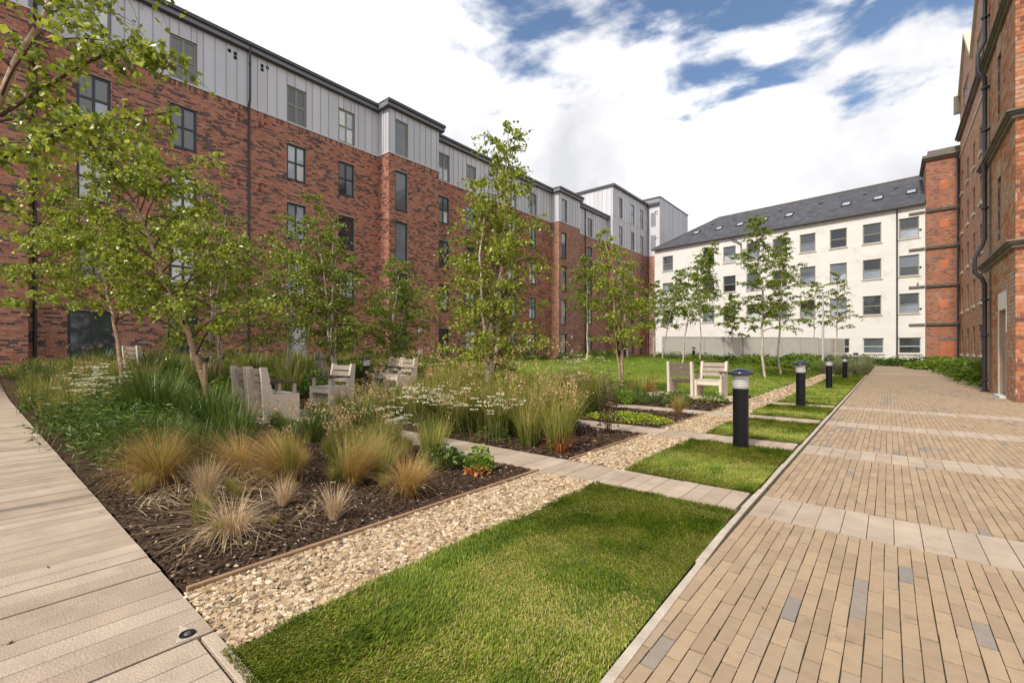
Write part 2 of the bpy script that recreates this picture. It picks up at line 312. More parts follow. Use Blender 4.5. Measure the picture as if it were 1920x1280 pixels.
M['concrete'] = mat('chair_panel', [(.64, .54, .44), (.72, .62, .52)], 'n', .8, 0, 8, .3, 90)
M['wood_slat'] = mat('weathered_slat', [(.15, .105, .085), (.26, .20, .165)], 'n', .75, 0, 9, .3, 60, stretch=(1, 8, 8))
M['wood_pale'] = mat('pale_slat', [(.42, .36, .30), (.54, .47, .40)], 'n', .75, 0, 9, .3, 60)
M['wood_mid'] = mat('grey_brown_slat', [(.30, .24, .195), (.40, .33, .28)], 'n', .75, 0, 9, .3, 60)
M['wood_dark'] = mat('dark_arm', [(.05, .035, .028), (.10, .07, .055)], 'n', .6, 0, 12, .2, 60)
M['black'] = mat('black_metal', [(.008, .0085, .010)], 'v', .38, .1, 3, .02, 60, .3, dirt=((.06, .055, .05), 30, .68, .85))
M['cap'] = mat('blue_black_cap', [(.022, .027, .042)], 'v', .18, .1, 3, 0, 0, .6)
M['diffuser'] = mat('frosted_white', [(.60, .58, .56)], 'v', .4, .05)
M['pole'] = mat('pale_pole', [(.55, .54, .53)], 'v', .4, .05)
M['slate'] = brick_tex('roof_slate', (.060, .062, .075), (.10, .098, .11), (.03, .03, .035), bw=.3, bh=.16, bumpd=.01, ms=.008)
M['old_brick'] = mat('old_brick', [(.15, .075, .055), (.32, .115, .06), (.46, .18, .085), (.52, .28, .17), (.46, .34, .26)], 'v', .9, .35, 5, .8, 45, .3, dirt=((.36, .27, .20), 1.6, .58, .72))
M['old_mortar'] = mat('old_mortar', [(.44, .29, .20), (.52, .38, .28)], 'n', .95, 0, 5, .6, 50)
M['old_brick_far'] = brick_tex('old_brick_far', (.44, .20, .11), (.52, .28, .17), (.46, .34, .25), bw=.23, bh=.08, dark=(.28, .12, .07), darkamt=.2, patch=(.48, .33, .23), patch_th=.60)
M['tower_brick'] = brick_tex('tower_brick', (.43, .14, .065), (.31, .115, .065), (.36, .25, .19), bw=.23, bh=.08, dark=(.13, .07, .055), darkamt=.22, patch=(.38, .27, .22), patch_th=.57)
M['tower_panel'] = brick_tex('tower_panel', (.56, .17, .08), (.60, .20, .10), (.40, .18, .11), bw=.23, bh=.08)
M['band'] = mat('weathered_band', [(.13, .115, .10), (.24, .21, .17)], 'n', .8, 0, 3, .5, 20, stretch=(1, 1, 4))
M['cream_stone'] = mat('cream_stone', [(.52, .45, .33), (.62, .56, .44)], 'n', .85, 0, 4, .4, 30)
M['door_grey'] = mat('sage_door', [(.50, .53, .49)], 'v', .5, .05)
M['vent'] = mat('red_vent', [(.20, .055, .03)], 'v', .9, .15)
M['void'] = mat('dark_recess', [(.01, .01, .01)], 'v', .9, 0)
M['asphalt'] = mat('far_ground', [(.05, .05, .045), (.08, .075, .065)], 'n', .95, 0, .6, .4, 8)
M['tie'] = mat('black_rubber', [(.02, .02, .02)], 'v', .7, 0)
def fencemat():
    m = mat('translucent_panel', [(.62, .60, .54), (.70, .68, .62)], 'n', .35, 0, 1.5)
    t = m.node_tree; n = t.nodes; l = t.links; out = [x for x in n if x.type == 'OUTPUT_MATERIAL'][0]
    s0 = out.inputs[0].links[0].from_socket; tr = n.new('ShaderNodeBsdfTransparent'); ms = n.new('ShaderNodeMixShader'); ms.inputs[0].default_value = .35
    l.new(s0, ms.inputs[1]); l.new(tr.outputs[0], ms.inputs[2]); l.new(ms.outputs[0], out.inputs[0]); return m
M['fence'] = fencemat()

# ------------------------------------------------------------------ terrain
def sstep(x): x = np.clip(x, 0, 1); return x * x * (3 - 2 * x)
def gh(X, Y):
    X = np.asarray(X, float); Y = np.asarray(Y, float)
    b = .45 * sstep((-X - 8 - 7 * (1 - sstep((Y - .2) / 3.2))) / 10)
    m = .70 * np.exp(-((X + 11.5) / 4.2) ** 2 - ((Y - 25.5) / 4.5) ** 2) + .42 * np.exp(-((X + 7.2) / 2.3) ** 2 - ((Y - 29) / 4.5) ** 2)
    m = m * sstep((-X - 2.7) / 2.5) * sstep((Y - 13) / 6)
    far = .25 * sstep((Y - 30) / 8) * sstep((-X - 2.0) / 3)
    return b + m + far
def ghf(x, y): return float(gh(x, y))
def sheet(name, x0, x1, y0, y1, m, step=.25, dz=0.0, amp=0, kind='structure', seed=0):
    nx = max(2, int((x1 - x0) / step) + 1); ny = max(2, int((y1 - y0) / step) + 1)
    X, Y = np.meshgrid(np.linspace(x0, x1, nx), np.linspace(y0, y1, ny), indexing='ij')
    Z = gh(X, Y) + dz
    if amp: Z = Z + amp * np.random.default_rng(seed).uniform(-1, 1, Z.shape)
    V = np.stack([X, Y, Z], -1).reshape(-1, 3); i = np.arange(nx - 1)[:, None] * ny; j = np.arange(ny - 1)[None]
    F = np.stack([i + j, i + ny + j, i + ny + j + 1, i + j + 1], -1).reshape(-1, 4)
    b = MB(); b.add(V, F); return b.build(name, m, smooth=not amp, kind=kind)

g = MB(); g.quad((-400, -400, -.16), (400, -400, -.16), (400, 400, -.16), (-400, 400, -.16)); g.build('ground', M['asphalt'], kind='structure')

# ------------------------------------------------------------------ pavement of narrow pavers with bands of plank slabs
STRIPS = [(3.52, 4.07), (6.05, 6.60), (8.55, 9.10), (11.12, 11.67), (29.6, 30.2)]
pv = MB(); pv.box(-.86, 6.5, -4, 46.8, -.12, -.011)
pav = pv.build('pavement', M['joint'], kind='structure')
def pxrow(a, b): return a, b
pb = []; PW, PL = .0575, .216
zones = [(-2.0, 3.52), (4.07, 6.05), (6.60, 8.55), (9.10, 11.12), (11.67, 29.6), (30.2, 46.7)]
def vnoise(seed, u, v, su, sv):
    r_ = np.random.default_rng(seed); G_ = r_.random((64, 64)); u = np.asarray(u) * su + 100; v = np.asarray(v) * sv + 100
    i = np.floor(u).astype(int); j = np.floor(v).astype(int); fu = sstep(u - i); fv = sstep(v - j); i %= 64; j %= 64; i2 = (i + 1) % 64; j2 = (j + 1) % 64
    return (G_[i, j] * (1 - fu) + G_[i2, j] * fu) * (1 - fv) + (G_[i, j2] * (1 - fu) + G_[i2, j2] * fu) * fv
for (ya, yb) in zones:
    x1 = 6.4 if ya < 12 else 2.2
    yb2 = min(yb, 22.0)
    if ya > 22: continue
    for i in range(int((x1 + .765) / PW)):
        xx = -.765 + i * PW
        off = (i % 2) * PL / 2 + rng.normal(0, .012) + .02
        es = np.unique(np.clip(np.concatenate([[ya], np.arange(ya + off - (PL if off > PL else 0), yb2, PL), [yb2]]), ya, yb2))
        for a, b_ in zip(es[:-1], es[1:]):
            if b_ - a > .03: pb.append((xx, xx + PW, a, b_))
pb = np.array(pb); m_ = len(pb)
cx, cy = (pb[:, 0] + pb[:, 1]) / 2, (pb[:, 2] + pb[:, 3]) / 2
v = rng.uniform(0, .85, m_); cl = vnoise(3, cx, cy, 2.6, 1.1)
darkp = (cl > .66) & (rng.random(m_) < np.where(cy < 3.5, .2, .34)) | (rng.random(m_) < .008); v[darkp] = rng.uniform(.9, 1, darkp.sum())
ztop = rng.normal(0, .0012, m_)
jx = rng.normal(0, .0006, m_)
B = np.stack([pb[:, 0] + .002 + jx, pb[:, 1] - .002 + jx, pb[:, 2] + .004, pb[:, 3] - .004, np.full(m_, -.06), ztop], 1)
dist = np.hypot(cx, cy)
# the 300 full-size pavers that show largest are pieces of their own
fwd = -.6388 * cx + .7694 * cy; rt = .7694 * cx + .6388 * cy
vis = (fwd > 1.45) & (np.abs(rt / fwd) < 1.12) & (np.abs(pb[:, 3] - pb[:, 2] - PL) < .001)
idx = np.argsort(np.where(vis, fwd, 1e9))[:300]
sel = np.zeros(m_, bool); sel[idx] = True
b = MB(); b.boxes(B[~sel], v[~sel], 0, (1, 2, 3, 4, 5)); b.build('pavers', M['paver'], pav, kind='stuff')
b = MB(); b.box(-PW / 2 + .002, PW / 2 - .002, -PL / 2 + .004, PL / 2 - .004, -.06, 0); pm = b.mesh('paver', M['paver_o'])
for i in idx: inst(pm, 'paver', (cx[i] + jx[i], cy[i], ztop[i]), float(rng.normal(0, .003)), pav, color=float(v[i]))
# farther on, the material takes over
def paver_far_mat():
    m = bpy.data.materials.new('distant_pavers'); m.use_nodes = True; t = m.node_tree; n = t.nodes; l = t.links
    b = n['Principled BSDF']; geo = n.new('ShaderNodeNewGeometry'); mp = n.new('ShaderNodeMapping'); mp.inputs['Rotation'].default_value = (0, 0, R(90)); l.new(geo.outputs['Position'], mp.inputs[0])
    br = n.new('ShaderNodeTexBrick'); br.inputs['Scale'].default_value = 1; br.inputs['Brick Width'].default_value = .222; br.inputs['Row Height'].default_value = .0575; br.inputs['Mortar Size'].default_value = .003
    br.inputs['Color1'].default_value = (.30, .22, .15, 1); br.inputs['Color2'].default_value = (.355, .265, .18, 1); br.inputs['Mortar'].default_value = (.10, .08, .05, 1); l.new(mp.outputs[0], br.inputs['Vector'])
    nz = n.new('ShaderNodeTexNoise'); nz.inputs['Scale'].default_value = 1.6; nz.inputs['Detail'].default_value = 6; l.new(geo.outputs['Position'], nz.inputs['Vector'])
    r_ = n.new('ShaderNodeMapRange'); r_.inputs[1].default_value = .58; r_.inputs[2].default_value = .66; l.new(nz.outputs[0], r_.inputs[0])
    mm = n.new('ShaderNodeMix'); mm.data_type = 'RGBA'; l.new(r_.outputs[0], mm.inputs[0]); l.new(br.outputs['Color'], mm.inputs[6]); mm.inputs[7].default_value = (.27, .22, .18, 1)
    l.new(mm.outputs[2], b.inputs['Base Color']); b.inputs['Roughness'].default_value = .9; return m
b = MB(); b.box(-.765, 4.0, 22.0, 29.6, -.06, -.001); b.box(-.765, 4.0, 30.2, 46.7, -.06, -.001); b.box(2.205, 4.0, 12, 14.9, -.06, -.001); b.build('far_paving', paver_far_mat(), pav, kind='stuff')
# plank slabs
SW = .132
def slab_mesh(L_, w_=SW):
    b = MB(); b.box(-w_ / 2 + .002, w_ / 2 - .002, -L_ / 2 + .002, L_ / 2 - .002, -.06, 0)
    return b.mesh('slab', M['slab'])
sm55 = slab_mesh(.55); sm60 = slab_mesh(.60)
for k, (ya, yb) in enumerate(STRIPS):
    me = sm55 if k < 4 else sm60
    x1 = [2.2, 2.6, 3.2, 2.2, 2.0][k]
    nrow = int((x1 + .765) / SW)
    if k == 4:
        b = MB(); b.box(-.765, 4, ya, yb, -.05, 0); b.build('slab', M['slab'], pav); continue
    for i in range(nrow): inst(me, 'slab', (-.765 + (i + .5) * SW, (ya + yb) / 2, rng.normal(0, .001)), 0, pav, color=float(rng.uniform(.35, 1)))
b = MB()
for (ya, yb) in STRIPS[:4]:
    k = STRIPS.index((ya, yb)); xs = -.765 + int(([2.2, 2.6, 3.2, 2.2][k] + .765) / SW) * SW
    b.box(xs, 6.4, ya + .002, yb - .002, -.05, -.0005)
b.build('slabs_out_of_sight', M['slab'], pav, kind='stuff')
# kerb
b = MB(); kz = -2.0
def koff(y): return .062 * min(1, max(0, (3.3 - y) / 2.0))
while kz < 27:
    ln = rng.uniform(.5, .62); wv = rng.uniform(-.005, .005); ka, kb = koff(kz), koff(kz + ln); w1, w2 = rng.uniform(-.007, .004, 2)
    b.add([(-.826 + wv + ka + w1, kz, -.1), (-.79 + ka, kz, -.1), (-.79 + kb, kz + ln - .005, -.1), (-.826 + wv + kb + w2, kz + ln - .005, -.1), (-.826 + wv + ka + w1, kz, .006), (-.79 + ka, kz, .006), (-.79 + kb, kz + ln - .005, .006), (-.826 + wv + kb + w2, kz + ln - .005, .006)], MB.BF); kz += ln
b.build('kerb', M['kerb'], kind='structure')

b = MB(); b.add([(-.86, .665, .0045), (-.835 + .062, .665, .0045), (-.835 + .062, 1.3, .0045), (-.835, 3.3, .0045), (-.86, 3.3, .0045)][:4] + [(-.86, 3.3, .0045)], [[0, 1, 2], [0, 2, 3], [0, 3, 4]]); b.build('lawn', M['turf'], kind='structure')
# paths of plank slabs across the garden
def plank_path(name, x0, x1, ya, yb, me, zf=False, jitter=.001, z=0.0):
    p = MB(); p.box(x0, x1, ya + .01, yb - .01, -.1, -.014 + z); o = p.build(name, M['joint'], kind='structure')
    for i in range(int((x1 - x0) / SW)):
        inst(me, 'slab', (x1 - (i + .5) * SW, (ya + yb) / 2, z + rng.normal(0, jitter)), rng.normal(0, .0015), o, color=float(rng.uniform(0, 1)))
    return o
plank_path('path', -9.6, -.86, *STRIPS[0], sm55)
plank_path('path', -7.2, -.86, *STRIPS[1], sm55)
plank_path('path', -5.6, -.86, *STRIPS[2], sm55)
plank_path('path', -6.4, -.86, *STRIPS[3], sm55)
me = slab_mesh(1.12)
lp = sheet('path', -21.8, -1.6, -2.8, .655, M['joint'], .2, -.02)
for i in range(146):
    x = -2.14 - (i + .5) * SW
    inst(me, 'slab', (x, .655 - .56, ghf(x, 0) + rng.normal(0, .0015)), 0, lp, color=float(rng.uniform(0, 1)))
    if i < 60: inst(me, 'slab', (x, .655 - 1.68, ghf(x, 0) + rng.normal(0, .0015)), 0, lp, color=float(rng.uniform(0, 1)))
b = MB(); b.box(-2.13, -1.62, .605, .655, -.05, 0); b.build('slab', M['slab'], lp, bevel=.003)
for i in range(4):
    x = -2.13 + (i + .5) * SW
    inst(me, 'slab', (x, .592 - .56, 0), 0, lp, color=float(rng.uniform(0, 1)))
b = MB(); b.box(-2.60, -1.66, -2.6, -.54, -.05, -.004); b.build('slab', M['slab'], lp)
# inset floor light
t = thing('floor_light', 'small round floor light set flush in the near left plank path', 'light', (-2.19, .575, .001))
b = MB(); b.add([(-.10, -.0, .001), (.045, .03, .001), (.035, -.05, .001)], [[0, 1, 2]]); b.build('plate', M['kerb'], t)
b = MB(); b.lathe([(0, .004), (.022, .004), (.027, .007), (.03, .001)], n=20); b.build('rim', M['black'], t)
b = MB(); b.lathe([(0, .009), (.009, .009), (.014, .004)], n=16); b.build('lens', M['gutter'], t)

# ------------------------------------------------------------------ lawns, gravel, beds, edging
BL = [(.665, 3.51), (4.08, 6.04), (6.61, 8.54), (9.11, 11.11)]
for i, (ya, yb) in enumerate(BL):
    xl = -1.60 if i == 0 else -1.95
    sheet('lawn', -1.95, -.85, ya, yb, M['turf'], .1, .004)
    sheet('gravel_path', -2.565, -1.95, ya, yb, M['gravel_base'], .06, -.012, .008)
sheet('lawn', -1.95, -.85, 11.68, 26.5, M['turf_far'], .25, .006)
sheet('gravel_path', -2.565, -1.95, 11.68, 28, M['gravel_base'], .15, 0.0, .006)
sheet('lawn', -20.2, -2.62, 12.7, 31.5, M['turf_far'], .35, .006)
sheet('planting_bed', -21.9, -2.60, .665, 3.51, M['soil'], .055, -.005, .016, seed=1)
sheet('planting_bed', -21.9, -9.6, 3.51, 12.7, M['soil'], .15, -.01, .02, seed=2)
sheet('planting_bed', -9.6, -2.60, 4.08, 6.04, M['soil'], .06, -.005, .016, seed=3)
sheet('planting_bed', -9.6, -2.60, 6.61, 8.54, M['soil'], .08, -.005, .016, seed=4)
sheet('planting_bed', -9.6, -2.60, 9.11, 11.11, M['soil'], .08, -.005, .016, seed=5)
sheet('planting_bed', -9.6, -6.4, 11.11, 12.7, M['soil'], .1, -.01, .016, seed=6)
sheet('planting_bed', -9.6, -7.2, 6.04, 6.61, M['soil'], .1, -.01, .016, seed=6)
sheet('planting_bed', -9.6, -5.6, 8.54, 9.11, M['soil'], .1, -.01, .016, seed=6)
b = MB(); b.box(-5.2, -2.9, 11.67, 12.66, -.1, .0); b.build('seating_pad', M['slab'], kind='structure')
b = MB(); b.box(-10.2, -7.7, 2.9, 3.5, -.1, .0); b.box(-9.7, -8.3, 4.08, 5.6, -.1, .0); b.build('seating_pad', M['slab'], kind='structure')
sheet('planting_bed', -22.3, -20.2, 12.7, 50, M['soil'], .4, 0.0, .02, seed=7)
sheet('planting_bed', -22.3, -.9, 31.5, 48.5, M['soil'], .35, -.02, .02, seed=8)
sheet('planting_bed', -2.6, -.85, 26.5, 31.5, M['soil'], .2, 0, .02, seed=8)
sheet('path', -18.6, -17.8, 13, 31.4, M['slab'], .4, .03)
b = MB(); b.box(-400, -21.9, -60, 80, -.14, -.10); b.build('ground', M['asphalt'], kind='structure')
# timber edging
for (ya, yb) in BL:
    b = MB(); b.box(-2.60, -2.572, ya - .01 if ya > 1 else ya + .01, yb, -.08, .022); o = tag(b.build('timber_edging', M['edging'], bevel=.002), {0: 'thin timber edging board between nearest mulch bed and gravel', 1: 'thin timber edging board beside gravel behind the first cross path', 2: 'thin timber edging board between lime ground cover and gravel', 3: 'short timber edging board beside gravel in front of the pale benches'}[BL.index((ya, yb))], 'edging')
b = MB(); b.box(-1.955, -1.94, .67, 3.5, -.05, .004); b.build('kerb', M['kerb'], kind='structure')

def scatter_rocks(name, x0, x1, y0, y1, n, size, m, seed, flat=.55, zoff=0.0, vfun=None, kind='stuff', aspect=1.5, edge=0.0):
    r_ = np.random.default_rng(seed)
    cub = np.array([(-1, -1, -1), (1, -1, -1), (1, 1, -1), (-1, 1, -1), (-1, -1, 1), (1, -1, 1), (1, 1, 1), (-1, 1, 1)], float) * .5
    V = cub[None] * (1 + r_.uniform(-.45, .25, (n, 8, 3)))
    s = size * r_.lognormal(0, .28, n)
    sc = np.stack([s * r_.uniform(1, aspect, n), s * r_.uniform(.7, 1, n), s * r_.uniform(flat * .7, flat * 1.2, n)], 1)
    V = V * sc[:, None]
    a = r_.uniform(0, 6.28, n); tx = r_.normal(0, .35, n)
    c, s_ = np.cos(tx)[:, None], np.sin(tx)[:, None]; y = V[..., 1] * c - V[..., 2] * s_; z = V[..., 1] * s_ + V[..., 2] * c
    c, s_ = np.cos(a)[:, None], np.sin(a)[:, None]; X = V[..., 0] * c - y * s_; Y = V[..., 0] * s_ + y * c
    px, py = r_.uniform(x0, x1, n), r_.uniform(y0, y1, n)
    pz = gh(px, py) + zoff + r_.uniform(-.3, .45, n) * size
    P = np.stack([X + px[:, None], Y + py[:, None], z + pz[:, None]], -1).reshape(-1, 3)
    F = (MB.BF[None] + (np.arange(n) * 8)[:, None, None]).reshape(-1, 4)
    vv = r_.random(n) if vfun is None else vfun(r_, n)
    b = MB(); b.add(P, F, 0, np.repeat(vv, 6)); return b.build(name, m, kind=kind)
gs = [('pale gravel filling the strip beside the nearest lawn', 16000, .0165, .665, 3.50), ('pale gravel behind the first cross path', 7500, .018, 4.08, 6.04), ('pale gravel behind the second cross path', 4500, .02, 6.61, 8.54), ('pale gravel before the benches', 3000, .022, 9.11, 11.11), ('pale gravel strip running towards the white building', 6500, .035, 11.68, 28)]
for i, (lb, n, s, ya, yb) in enumerate(gs):
    o = scatter_rocks('gravel', -2.565, -1.945, ya, yb, n, s, M['stone'], 20 + i, zoff=-.002); tag(o, lb, 'gravel', kind='stuff')
def chipv(r_, n): v = r_.random(n) * .9; v[r_.random(n) < .03] = 1.0; return v
for i, (x0, x1, ya, yb, n, s) in enumerate([(-5.6, -2.61, .67, 3.50, 30000, .0105), (-4.2, -2.61, 4.09, 6.03, 5000, .02), (-4.2, -2.61, 6.62, 8.53, 2500, .022), (-4.2, -2.61, 9.12, 11.1, 2000, .025)]):
    o = scatter_rocks('bark_mulch', x0, x1, ya, yb, n, s, M['chip'], 40 + i, flat=.22, zoff=.006, vfun=chipv, aspect=2.6)
    tag(o, ['dark bark mulch covering the nearest planting bed', 'dark bark mulch behind the first cross path', 'dark bark mulch around the lime ground cover', 'dark bark mulch before the pale benches'][i], 'mulch', kind='stuff')

# ------------------------------------------------------------------ blades and leaves (vectorised)
def blades(b, n, base, h, spread=.5, w=.004, curve=1.2, r0=.05, segs=4, seed=0, up=0.0, mat_=0, lean=(0, 0), hvar=.3, v=None, ground=True, wind=0.0):
    r_ = np.random.default_rng(seed); base = np.asarray(base, float).reshape(-1, 3)
    if len(base) == 1: base = np.repeat(base, n, 0)
    n = len(base)
    az = r_.uniform(0, 2 * np.pi, n); rr = r0 * np.sqrt(r_.random(n))
    P = base + np.stack([np.cos(az) * rr, np.sin(az) * rr, np.zeros(n)], 1)
    az = az + r_.normal(0, .5, n)
    Lh = np.asarray(h) * (1 + r_.uniform(-hvar, hvar * .6, n))
    t0 = np.abs(r_.normal(0, spread, n)) * .55 + up; cv = curve * (r_.uniform(.3, 1.2, n)) * (.3 + np.abs(r_.normal(0, 1, n)) * .7)
    ww = np.asarray(w) * r_.uniform(.7, 1.3, n); side = np.stack([-np.sin(az), np.cos(az), np.zeros(n)], 1)
    tw = r_.uniform(-1, 1, n)[:, None]; side = side + tw * np.stack([np.cos(az), np.sin(az), np.zeros(n)], 1) * .6
    rows = []; hs = []
    for k in range(segs + 1):
        f = k / segs; wk = ww * (1 - f ** 2.2) if k < segs else ww * .08
        rows += [P - side * wk[:, None] * .5, P + side * wk[:, None] * .5]; hs += [np.full(n, f)] * 2
        tl = t0 + cv * f
        st = Lh / segs
        P = P + np.stack([np.cos(az) * np.sin(tl) * st + lean[0] * st * f, np.sin(az) * np.sin(tl) * st + lean[1] * st * f, np.cos(tl) * st], 1)
        if ground: P[:, 2] = np.maximum(P[:, 2], base[:, 2] + .004)
    V = np.stack(rows, 1).reshape(-1, 3); Hh = np.stack(hs, 1).ravel(); m2 = 2 * (segs + 1)
    q = np.array([[2 * k, 2 * k + 1, 2 * k + 3, 2 * k + 2] for k in range(segs)])
    F = (q[None] + (np.arange(n) * m2)[:, None, None]).reshape(-1, 4)
    vv = r_.random(n) if v is None else np.asarray(v)
    b.add(V, F, mat_, np.repeat(np.broadcast_to(vv, (n,)), segs), Hh)
    return P
def leaves(b, P, size, D=None, seed=0, mat_=0, fine=False, v=None, aspect=.8, flat=False, droop=.5):
    r_ = np.random.default_rng(seed); n = len(P)
    if n == 0: return
    if D is None: D = r_.normal(0, 1, (n, 3)); D[:, 2] -= droop
    D = D / (np.linalg.norm(D, axis=1)[:, None] + 1e-9)
    U = r_.normal(0, 1, (n, 3)); U[:, 2] += 1.2 if flat else .5
    Sd = np.cross(D, U); Sd /= np.linalg.norm(Sd, axis=1)[:, None] + 1e-9; Nn = np.cross(Sd, D)
    s = (np.asarray(size) * r_.uniform(.65, 1.2, n))[:, None]; wd = s * aspect * .5; fo = s * r_.uniform(.02, .22, n)[:, None]
    if fine:
        pts = [P, P + D * s * .28 + Sd * wd * .95 + Nn * fo, P + D * s * .62 + Sd * wd * .72 + Nn * fo * .7, P + D * s, P + D * s * .62 - Sd * wd * .72 + Nn * fo * .7, P + D * s * .28 - Sd * wd * .95 + Nn * fo]
        F0 = np.array([[0, 1, 2, 3], [0, 3, 4, 5]])
    else:
        pts = [P, P + D * s * .4 + Sd * wd + Nn * fo, P + D * s, P + D * s * .4 - Sd * wd + Nn * fo]; F0 = np.array([[0, 1, 2], [0, 2, 3]])
    k = len(pts); V = np.stack(pts, 1).reshape(-1, 3); F = (F0[None] + (np.arange(n) * k)[:, None, None]).reshape(-1, F0.shape[1])
    vv = r_.random(n) ** 1.3 * .92 if v is None else v
    b.add(V, F, mat_, np.repeat(vv, len(F0)))

# lawn blades
def lawn_blades(x0, x1, y0, y1, n, h, w, seed, label, segs=2, tufty=True, edge=True):
    r_ = np.random.default_rng(seed)
    Y = r_.uniform(y0, y1, n); X = r_.uniform(x0, x1, n); X = X + np.where(X > x1 - .12, np.clip((3.3 - Y) / 2, 0, 1) * .072 * (X - x1 + .12) / .12, 0)
    t = vnoise(seed, X, Y, 3.2, 2.4); t2 = vnoise(seed + 1, X, Y, 9, 8)
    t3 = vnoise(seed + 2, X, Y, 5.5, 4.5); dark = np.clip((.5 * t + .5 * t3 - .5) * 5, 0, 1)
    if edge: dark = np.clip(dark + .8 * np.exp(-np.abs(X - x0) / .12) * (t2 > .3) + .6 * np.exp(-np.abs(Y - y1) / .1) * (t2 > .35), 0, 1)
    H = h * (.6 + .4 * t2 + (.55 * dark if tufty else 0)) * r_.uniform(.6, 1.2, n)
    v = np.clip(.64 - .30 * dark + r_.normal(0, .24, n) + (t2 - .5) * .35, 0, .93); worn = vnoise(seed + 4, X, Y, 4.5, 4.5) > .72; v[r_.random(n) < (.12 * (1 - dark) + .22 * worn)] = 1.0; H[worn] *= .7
    Z = gh(X, Y) + .003
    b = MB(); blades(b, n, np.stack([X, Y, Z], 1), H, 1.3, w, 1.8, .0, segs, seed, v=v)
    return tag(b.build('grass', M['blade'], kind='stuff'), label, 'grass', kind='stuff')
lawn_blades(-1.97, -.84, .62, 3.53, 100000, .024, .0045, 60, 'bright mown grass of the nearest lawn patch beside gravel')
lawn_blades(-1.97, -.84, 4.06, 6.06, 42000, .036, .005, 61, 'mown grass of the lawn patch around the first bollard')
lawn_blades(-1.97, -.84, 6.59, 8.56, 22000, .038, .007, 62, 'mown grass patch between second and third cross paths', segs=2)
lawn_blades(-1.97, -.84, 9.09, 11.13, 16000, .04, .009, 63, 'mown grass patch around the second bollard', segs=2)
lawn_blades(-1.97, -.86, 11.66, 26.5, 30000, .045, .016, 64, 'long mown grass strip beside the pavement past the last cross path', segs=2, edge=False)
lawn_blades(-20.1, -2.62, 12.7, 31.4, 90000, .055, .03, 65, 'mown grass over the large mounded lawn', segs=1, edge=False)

# ------------------------------------------------------------------ windows
def window(parent, frame, u0, u1, z0, z1, fm, style='cross', rec=.09, rev=None, blind_sky=None, sill=None, name='window', seed=0):
    """frame: (origin, u, n) of the wall face; glass sits rec behind the face."""
    r_ = random.Random(seed + int(u0 * 37) + int(z0 * 101))
    ft = .088 if style != 'sash' else .075; b = MB(frame); n0, n1 = -rec - .05, -rec
    def fr(a, c, d, e, p=0): b.box(a, c, n0 + p, n1 + p, d, e)
    fr(u0, u0 + ft, z0, z1); fr(u1 - ft, u1, z0, z1); fr(u0 + ft, u1 - ft, z0, z0 + ft); fr(u0 + ft, u1 - ft, z1 - ft, z1)
    cells = []
    um = (u0 + u1) / 2; ia, ib, ja, jb = u0 + ft, u1 - ft, z0 + ft, z1 - ft
    if style == 'cross':
        zt = z0 + (z1 - z0) * .5; t = .042
        fr(um - t, um + t, ja, jb); fr(ia, um - t, zt - t, zt + t); fr(um + t, ib, zt - t, zt + t)
        cells = [(ia, um - t, ja, zt - t), (um + t, ib, ja, zt - t), (ia, um - t, zt + t, jb), (um + t, ib, zt + t, jb)]
    elif style == 'sash':
        zt = z0 + (z1 - z0) * .46; t = .03; fr(ia, ib, zt - t, zt + t, .012); cells = [(ia, ib, ja, zt - t), (ia, ib, zt + t, jb)]
    elif style == 'pair':
        blind_sky = .2
        t = .035; fr(um - t, um + t, ja, jb); cells = [(ia, um - t, ja, jb), (um + t, ib, ja, jb)]
    elif style == 'panel':      # glass over a low panel
        cells = [(ia, ib, ja, jb)]
    else: cells = [(ia, ib, ja, jb)]
    o = b.build(name, fm, parent)
    if blind_sky is None: blind_sky = r_.choice([.05, .3, .55, .8, 1, 1])
    for i, (a, c, d, e) in enumerate(cells):
        p = MB(frame); p.box(a - .004, c + .004, n0 + .015, n0 + .022, d - .004, e + .004)
        q = p.build('pane', M['pane'], o); bl = blind_sky
        if style in ('cross', 'sash') and i < (2 if style == 'cross' else 1) and r_.random() < .35: bl = min(1, blind_sky + .45)
        bl = max(0, min(1, bl + r_.uniform(-.22, .18))); q.color = (bl, bl, bl, 1)
    if sill is not None:
        s = MB(frame); d, hh, ov = sill; s.box(u0 - ov, u1 + ov, -rec, d, z0 - hh, z0 - .002); s.build('sill', rev or fm, o)
    return o
def wall_sheet(b, u0, u1, z0, z1, holes, n=0.0, rec=.12, mat_=0, rmat=0):
    us = sorted({u0, u1, *[h[0] for h in holes], *[h[1] for h in holes]}); zs = sorted({z0, z1, *[h[2] for h in holes], *[h[3] for h in holes]})
    us = [u for u in us if u0 <= u <= u1]; zs = [z for z in zs if z0 <= z <= z1]
    for a, c in zip(us[:-1], us[1:]):
        for d, e in zip(zs[:-1], zs[1:]):
            mu, mz = (a + c) / 2, (d + e) / 2
            if any(h[0] < mu < h[1] and h[2] < mz < h[3] for h in holes): continue
            b.quad((a, n, d), (c, n, d), (c, n, e), (a, n, e), mat_)
    for (a, c, d, e) in holes:
        b.quad((a, n, d), (a, n - rec, d), (a, n - rec, e), (a, n, e), rmat); b.quad((c, n, d), (c, n, e), (c, n - rec, e), (c, n - rec, d), rmat)
        b.quad((a, n, e), (a, n - rec, e), (c, n - rec, e), (c, n, e), rmat); b.quad((a, n, d), (c, n, d), (c, n - rec, d), (a, n - rec, d), rmat)
        b.quad((a, n - rec, d), (c, n - rec, d), (c, n - rec, e), (a, n - rec, e), rmat)
